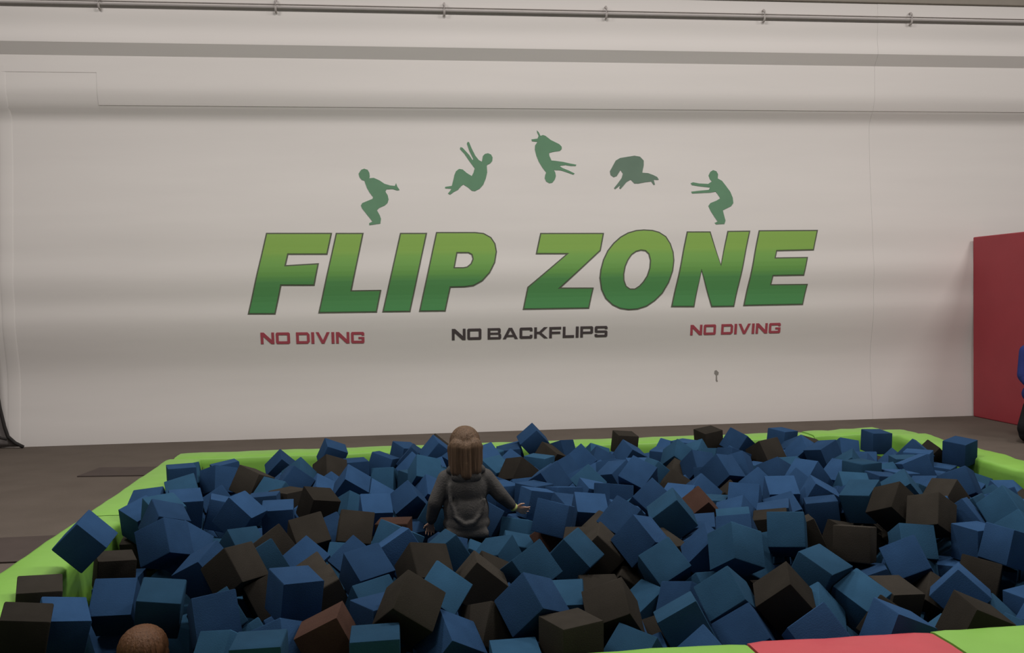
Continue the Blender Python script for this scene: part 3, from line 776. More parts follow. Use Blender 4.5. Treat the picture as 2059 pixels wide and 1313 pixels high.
(-1588,5949,128,145,-42,157,0,'blue foam cube tipped on edge, far band, left of sign'),
(2142,5166,78,-128,134,-14,0,'blue foam cube lying flat, level with grey child, below E'),
(847,5294,-12,250,25,121,3,'rust brown foam cube cornerwise, middle band, below Z'),
(658,6859,91,141,204,-108,1,'teal blue foam cube tipped on edge, wall-side rim, below P'),
(2279,5376,50,63,-104,-229,0,'blue foam cube cornerwise, level with grey child, below E'),
(1731,4558,-16,-225,53,25,1,'left of two teal blue foam cubes cornerwise, middle band, below E'),
(-442,5457,23,60,83,-98,0,'blue foam cube cornerwise, level with grey child, below L'),
(1625,4997,56,-13,-21,128,0,'blue foam cube lying flat, level with grey child, below N'),
(-458,4627,8,142,263,25,2,'right of two charcoal brown foam cubes tipped on edge, middle band, below F'),
(645,5388,-108,87,128,241,1,'left of two teal blue foam cubes tipped on edge, middle band, below Z'),
(1777,6026,84,78,246,71,2,'leftmost charcoal brown foam cube cornerwise, far band, below N'),
(203,5976,27,160,210,-13,1,'teal blue foam cube tipped on edge, level with grey child, below P'),
(-75,5287,54,1,-312,140,3,'rust brown foam cube lying flat, level with grey child, below I'),
(2913,4618,-140,-157,0,98,0,'right of two blue foam cubes lying flat, middle band, right of E'),
(2350,4416,-104,-8,-40,-37,0,'blue foam cube tipped on edge, middle band, right of E'),
(3067,6251,82,155,84,30,0,'second from left blue foam cube tipped on edge, far band, right of E'),
(3956,7967,-46,-179,-56,-145,0,'second from left blue foam cube tipped on edge, wall-side rim, right of E'),
(1184,6820,70,53,-72,-169,0,'second from left blue foam cube cornerwise, wall-side rim, below Z'),
(1025,5981,61,-13,10,29,0,'third from left blue foam cube lying flat, far band, below Z'),
(-911,6095,69,-161,-4,-2,0,'blue foam cube lying flat, level with grey child, below F'),
(-401,7377,52,0,0,-289,0,'blue foam cube lying flat, wall-side rim, below L'),
(1704,5656,83,199,0,-67,0,'leftmost blue foam cube tipped on edge, far band, below N'),
(-1599,5798,-84,0,-184,157,2,'charcoal brown foam cube tipped on edge, middle band, left of sign'),
(1340,7908,51,-122,-9,-238,0,'blue foam cube tipped on edge, wall-side rim, below Z'),
(-786,6960,93,-98,79,55,1,'teal blue foam cube cornerwise, far band, below F'),
(1084,3986,-163,-102,68,-170,2,'right of two charcoal brown foam cubes cornerwise, front band, below O'),
(60,6021,-150,137,181,-148,0,'blue foam cube lying flat, level with grey child, below I'),
(1811,6616,74,311,69,18,1,'teal blue foam cube tipped on edge, far band, below O'),
(1238,6099,48,-245,-122,-48,0,'third from left blue foam cube cornerwise, far band, below Z'),
(2696,3989,-163,151,231,-69,1,'left of two teal blue foam cubes tipped on edge, front band, below red panel'),
(848,6138,61,7,-2,225,0,'second from left blue foam cube lying flat, far band, below Z'),
(2993,4817,-117,-86,16,-204,1,'fourth from left teal blue foam cube tipped on edge, middle band, right of E'),
(4323,6242,-109,6,-276,-157,0,'blue foam cube tipped on edge, far band, below red panel'),
(-1244,6365,35,-62,45,163,0,'left of two blue foam cubes cornerwise, far band, left of sign'),
(1567,7436,22,-67,250,113,0,'leftmost blue foam cube cornerwise, wall-side rim, below O'),
(-604,6707,17,57,-90,-46,0,'blue foam cube cornerwise, far band, below F'),
(1846,5049,62,-144,31,-184,1,'teal blue foam cube tipped on edge, level with grey child, below N'),
(2724,5252,-69,-128,53,-12,2,'leftmost charcoal brown foam cube cornerwise, level with grey child, right of E'),
(-212,6351,30,-96,-86,-55,0,'third from left blue foam cube cornerwise, far band, below L'),
(1004,5718,41,97,-117,-61,0,'blue foam cube cornerwise, level with grey child, below Z'),
(3799,6494,117,-157,0,89,0,'blue foam cube lying flat, wall-side rim, right of E'),
(1422,4292,-60,-74,14,52,1,'teal blue foam cube tipped on edge, near band, below N'),
(3174,5856,88,-16,146,301,0,'leftmost blue foam cube lying flat, far band, right of E'),
(3985,6861,107,-72,-19,-223,0,'fourth from left blue foam cube tipped on edge, wall-side rim, right of E'),
(1931,4798,-15,-223,-24,-39,1,'right of two teal blue foam cubes cornerwise, middle band, below E'),
(2554,5778,105,62,54,107,0,'third from left blue foam cube cornerwise, far band, below E'),
(608,7086,143,-30,86,180,0,'blue foam cube tipped on edge, wall-side rim, below P'),
(74,7267,57,-100,-77,5,0,'blue foam cube cornerwise, wall-side rim, below I'),
(1532,3962,-98,-74,-48,-47,0,'blue foam cube cornerwise, front band, below E'),
(3280,6555,86,40,96,-15,1,'teal blue foam cube cornerwise, wall-side rim, right of E'),
(2079,7320,56,-81,151,176,0,'blue foam cube lying flat, wall-side rim, below O'),
(3431,5779,41,-217,17,201,0,'fourth from left blue foam cube tipped on edge, far band, right of E'),
(1309,4711,50,18,191,-83,2,'right of two charcoal brown foam cubes tipped on edge, middle band, below O'),
(4141,6773,-52,164,-3,76,0,'fourth from left blue foam cube lying flat, far band, right of E'),
(-1340,7140,108,-137,-173,15,0,'blue foam cube lying flat, wall-side rim, left of sign'),
(-726,4282,-172,-80,-95,278,1,'right of two teal blue foam cubes cornerwise, front band, below F'),
(-877,4685,-139,0,0,-134,1,'left of two teal blue foam cubes lying flat, front band, below F'),
(2356,7342,78,236,101,18,1,'right of two teal blue foam cubes cornerwise, wall-side rim, below N'),
(871,7783,44,-304,8,-158,0,'left of two blue foam cubes lying flat, wall-side rim, below Z'),
(2440,6725,133,-40,-13,-124,0,'right of two blue foam cubes tipped on edge, wall-side rim, below N'),
(59,6778,56,3,4,45,1,'teal blue foam cube lying flat, far band, below I'),
(-1495,5783,-349,105,75,227,1,'teal blue foam cube cornerwise, near band, left of sign'),
(2084,3785,-68,84,226,4,2,'charcoal brown foam cube cornerwise, front band, right of E'),
(60,7514,92,-240,0,144,0,'blue foam cube tipped on edge, wall-side rim, below I'),
(2065,6885,2,232,50,-6,2,'second from left charcoal brown foam cube cornerwise, far band, below N'),
(1097,5088,44,132,41,-247,2,'charcoal brown foam cube cornerwise, level with grey child, below Z'),
(416,5473,-175,-149,-118,-18,1,'right of two teal blue foam cubes tipped on edge, middle band, below P'),
(-862,4288,-29,46,42,-262,1,'left of two teal blue foam cubes cornerwise, front band, below F'),
(3617,6352,104,0,0,136,1,'teal blue foam cube lying flat, wall-side rim, right of E'),
(4285,6533,-115,-282,-35,102,1,'left of two teal blue foam cubes cornerwise, far band, below red panel'),
(2550,3554,-101,157,66,13,1,'right of two teal blue foam cubes tipped on edge, front band, below red panel'),
(3959,7126,-32,41,68,0,0,'right of two blue foam cubes cornerwise, wall-side rim, right of E'),
(931,4855,50,-22,171,-204,2,'charcoal brown foam cube lying flat, level with grey child, below Z'),
(1880,5543,52,-49,-157,0,1,'teal blue foam cube lying flat, level with grey child, below N'),
(827,7346,35,-52,-57,265,0,'leftmost blue foam cube cornerwise, wall-side rim, below Z'),
(2402,4606,-139,1,2,275,0,'left of two blue foam cubes lying flat, middle band, right of E'),
(-1599,5450,-222,-157,0,-157,0,'blue foam cube lying flat, near band, left of sign'),
(-334,5114,-46,-8,-63,-172,1,'teal blue foam cube tipped on edge, middle band, below L'),
(2294,7935,-3,82,-295,-68,0,'blue foam cube tipped on edge, wall-side rim, below O'),
(3392,6228,44,24,-216,140,1,'second from left teal blue foam cube tipped on edge, far band, right of E'),
(3360,5984,76,-144,166,33,0,'second from left blue foam cube lying flat, far band, right of E'),
(1005,3722,-152,-50,-55,166,0,'blue foam cube cornerwise, front band, below O'),
(2107,5879,22,-197,-239,-25,2,'third from left charcoal brown foam cube cornerwise, far band, below N'),
(219,5338,-76,31,270,-126,0,'blue foam cube cornerwise, middle band, below P'),
(3685,7078,-15,-68,-4,-54,0,'third from left blue foam cube tipped on edge, wall-side rim, right of E'),
(3261,5001,90,-61,2,72,1,'teal blue foam cube tipped on edge, level with grey child, below red panel'),
(1596,7716,10,-85,-281,20,1,'teal blue foam cube cornerwise, wall-side rim, below Z'),
(-1583,6989,96,-236,-13,13,1,'teal blue foam cube tipped on edge, far band, left of sign'),
(-551,6954,-18,83,61,85,0,'leftmost blue foam cube cornerwise, far band, below L'),
(2778,5449,89,-35,-37,-152,0,'blue foam cube cornerwise, level with grey child, right of E'),
(3328,7644,29,234,98,-17,0,'left of two blue foam cubes cornerwise, wall-side rim, below E'),
(2373,6902,103,14,-35,-286,1,'teal blue foam cube tipped on edge, wall-side rim, below N'),
(3825,5648,-29,-40,37,-303,1,'right of two teal blue foam cubes cornerwise, far band, below red panel'),
(2643,4576,-119,-77,102,-187,1,'teal blue foam cube cornerwise, middle band, right of E'),
(2874,3811,-78,-193,-69,42,0,'blue foam cube cornerwise, front band, below red panel'),
(2780,6444,90,209,15,224,1,'teal blue foam cube tipped on edge, wall-side rim, below E'),
(728,5955,-129,40,19,96,0,'leftmost blue foam cube tipped on edge, level with grey child, below Z'),
(-1231,4996,-253,-243,158,-61,1,'right of two teal blue foam cubes lying flat, front band, left of sign'),
(-108,3970,-140,-314,0,-110,2,'charcoal brown foam cube lying flat, front band, below I'),
(1906,3847,-223,73,-56,-76,1,'teal blue foam cube cornerwise, front band, right of E'),
(1540,6754,74,78,121,-171,0,'second from left blue foam cube cornerwise, wall-side rim, below O'),
(3484,6707,21,-64,-32,103,0,'left of two blue foam cubes cornerwise, wall-side rim, right of E'),
(791,6397,22,-1,-262,204,0,'left of two blue foam cubes tipped on edge, far band, below Z'),
(2877,5035,21,-92,60,-218,2,'charcoal brown foam cube cornerwise, middle band, right of E'),
(-406,4828,-106,-240,50,-67,1,'teal blue foam cube cornerwise, near band, below L'),
(2763,5036,-206,-160,63,-61,1,'second from left teal blue foam cube tipped on edge, middle band, right of E'),
(-560,4416,-156,-195,55,183,0,'left of two blue foam cubes cornerwise, front band, below F'),
(2400,7743,53,-229,157,0,0,'blue foam cube lying flat, wall-side rim, below N'),
(916,7992,41,134,12,154,0,'right of two blue foam cubes lying flat, wall-side rim, below Z'),
(417,6914,178,200,97,93,0,'right of two blue foam cubes cornerwise, wall-side rim, below P'),
(2163,6375,80,136,-19,-66,0,'second from left blue foam cube tipped on edge, far band, below N'),
(1453,7022,-11,-299,-74,-85,0,'right of two blue foam cubes tipped on edge, far band, below Z'),
(1242,6572,28,44,-256,160,0,'second from left blue foam cube cornerwise, far band, below Z'),
(3200,5525,77,303,-118,42,1,'third from left teal blue foam cube tipped on edge, far band, right of E'),
(4094,5693,-80,32,-66,-22,2,'charcoal brown foam cube cornerwise, far band, below red panel'),
(1349,3959,-218,-223,68,61,0,'second from left blue foam cube cornerwise, front band, below N'),
(3118,4258,-196,-17,-49,67,1,'teal blue foam cube tipped on edge, near band, below red panel'),
(2422,4234,-300,100,17,231,1,'left of two teal blue foam cubes tipped on edge, front band, right of E'),
(-1359,6735,-251,-77,116,-149,0,'third from left blue foam cube cornerwise, level with grey child, left of sign'),
(3259,4353,-61,-64,59,-12,0,'blue foam cube cornerwise, near band, below red panel'),
(2292,3723,-150,201,-10,59,1,'right of two teal blue foam cubes tipped on edge, front band, right of E'),
(3958,6612,-66,0,0,72,0,'third from left blue foam cube lying flat, far band, right of E'),
(-648,6094,-1,-265,-41,-105,0,'blue foam cube cornerwise, level with grey child, below F')
]
proto = {k: [bpy.data.objects.new('foam_sample', me) for me in v] for k, v in FOAM.items()}
for i, (x, y, z, a, b_, c, k, lab) in enumerate(CUBES):
    o = proto[k][i % len(proto[k])].copy()
    o.name = 'foam_cube'
    o.location = (x / 1000, y / 1000, z / 1000)
    o.rotation_euler = (a / 100, b_ / 100, c / 100)
    COL.objects.link(o)
    tag(o, lab, 'foam cube', 'foam cubes filling the pit')
for v in proto.values():
    for o in v: bpy.data.objects.remove(o)
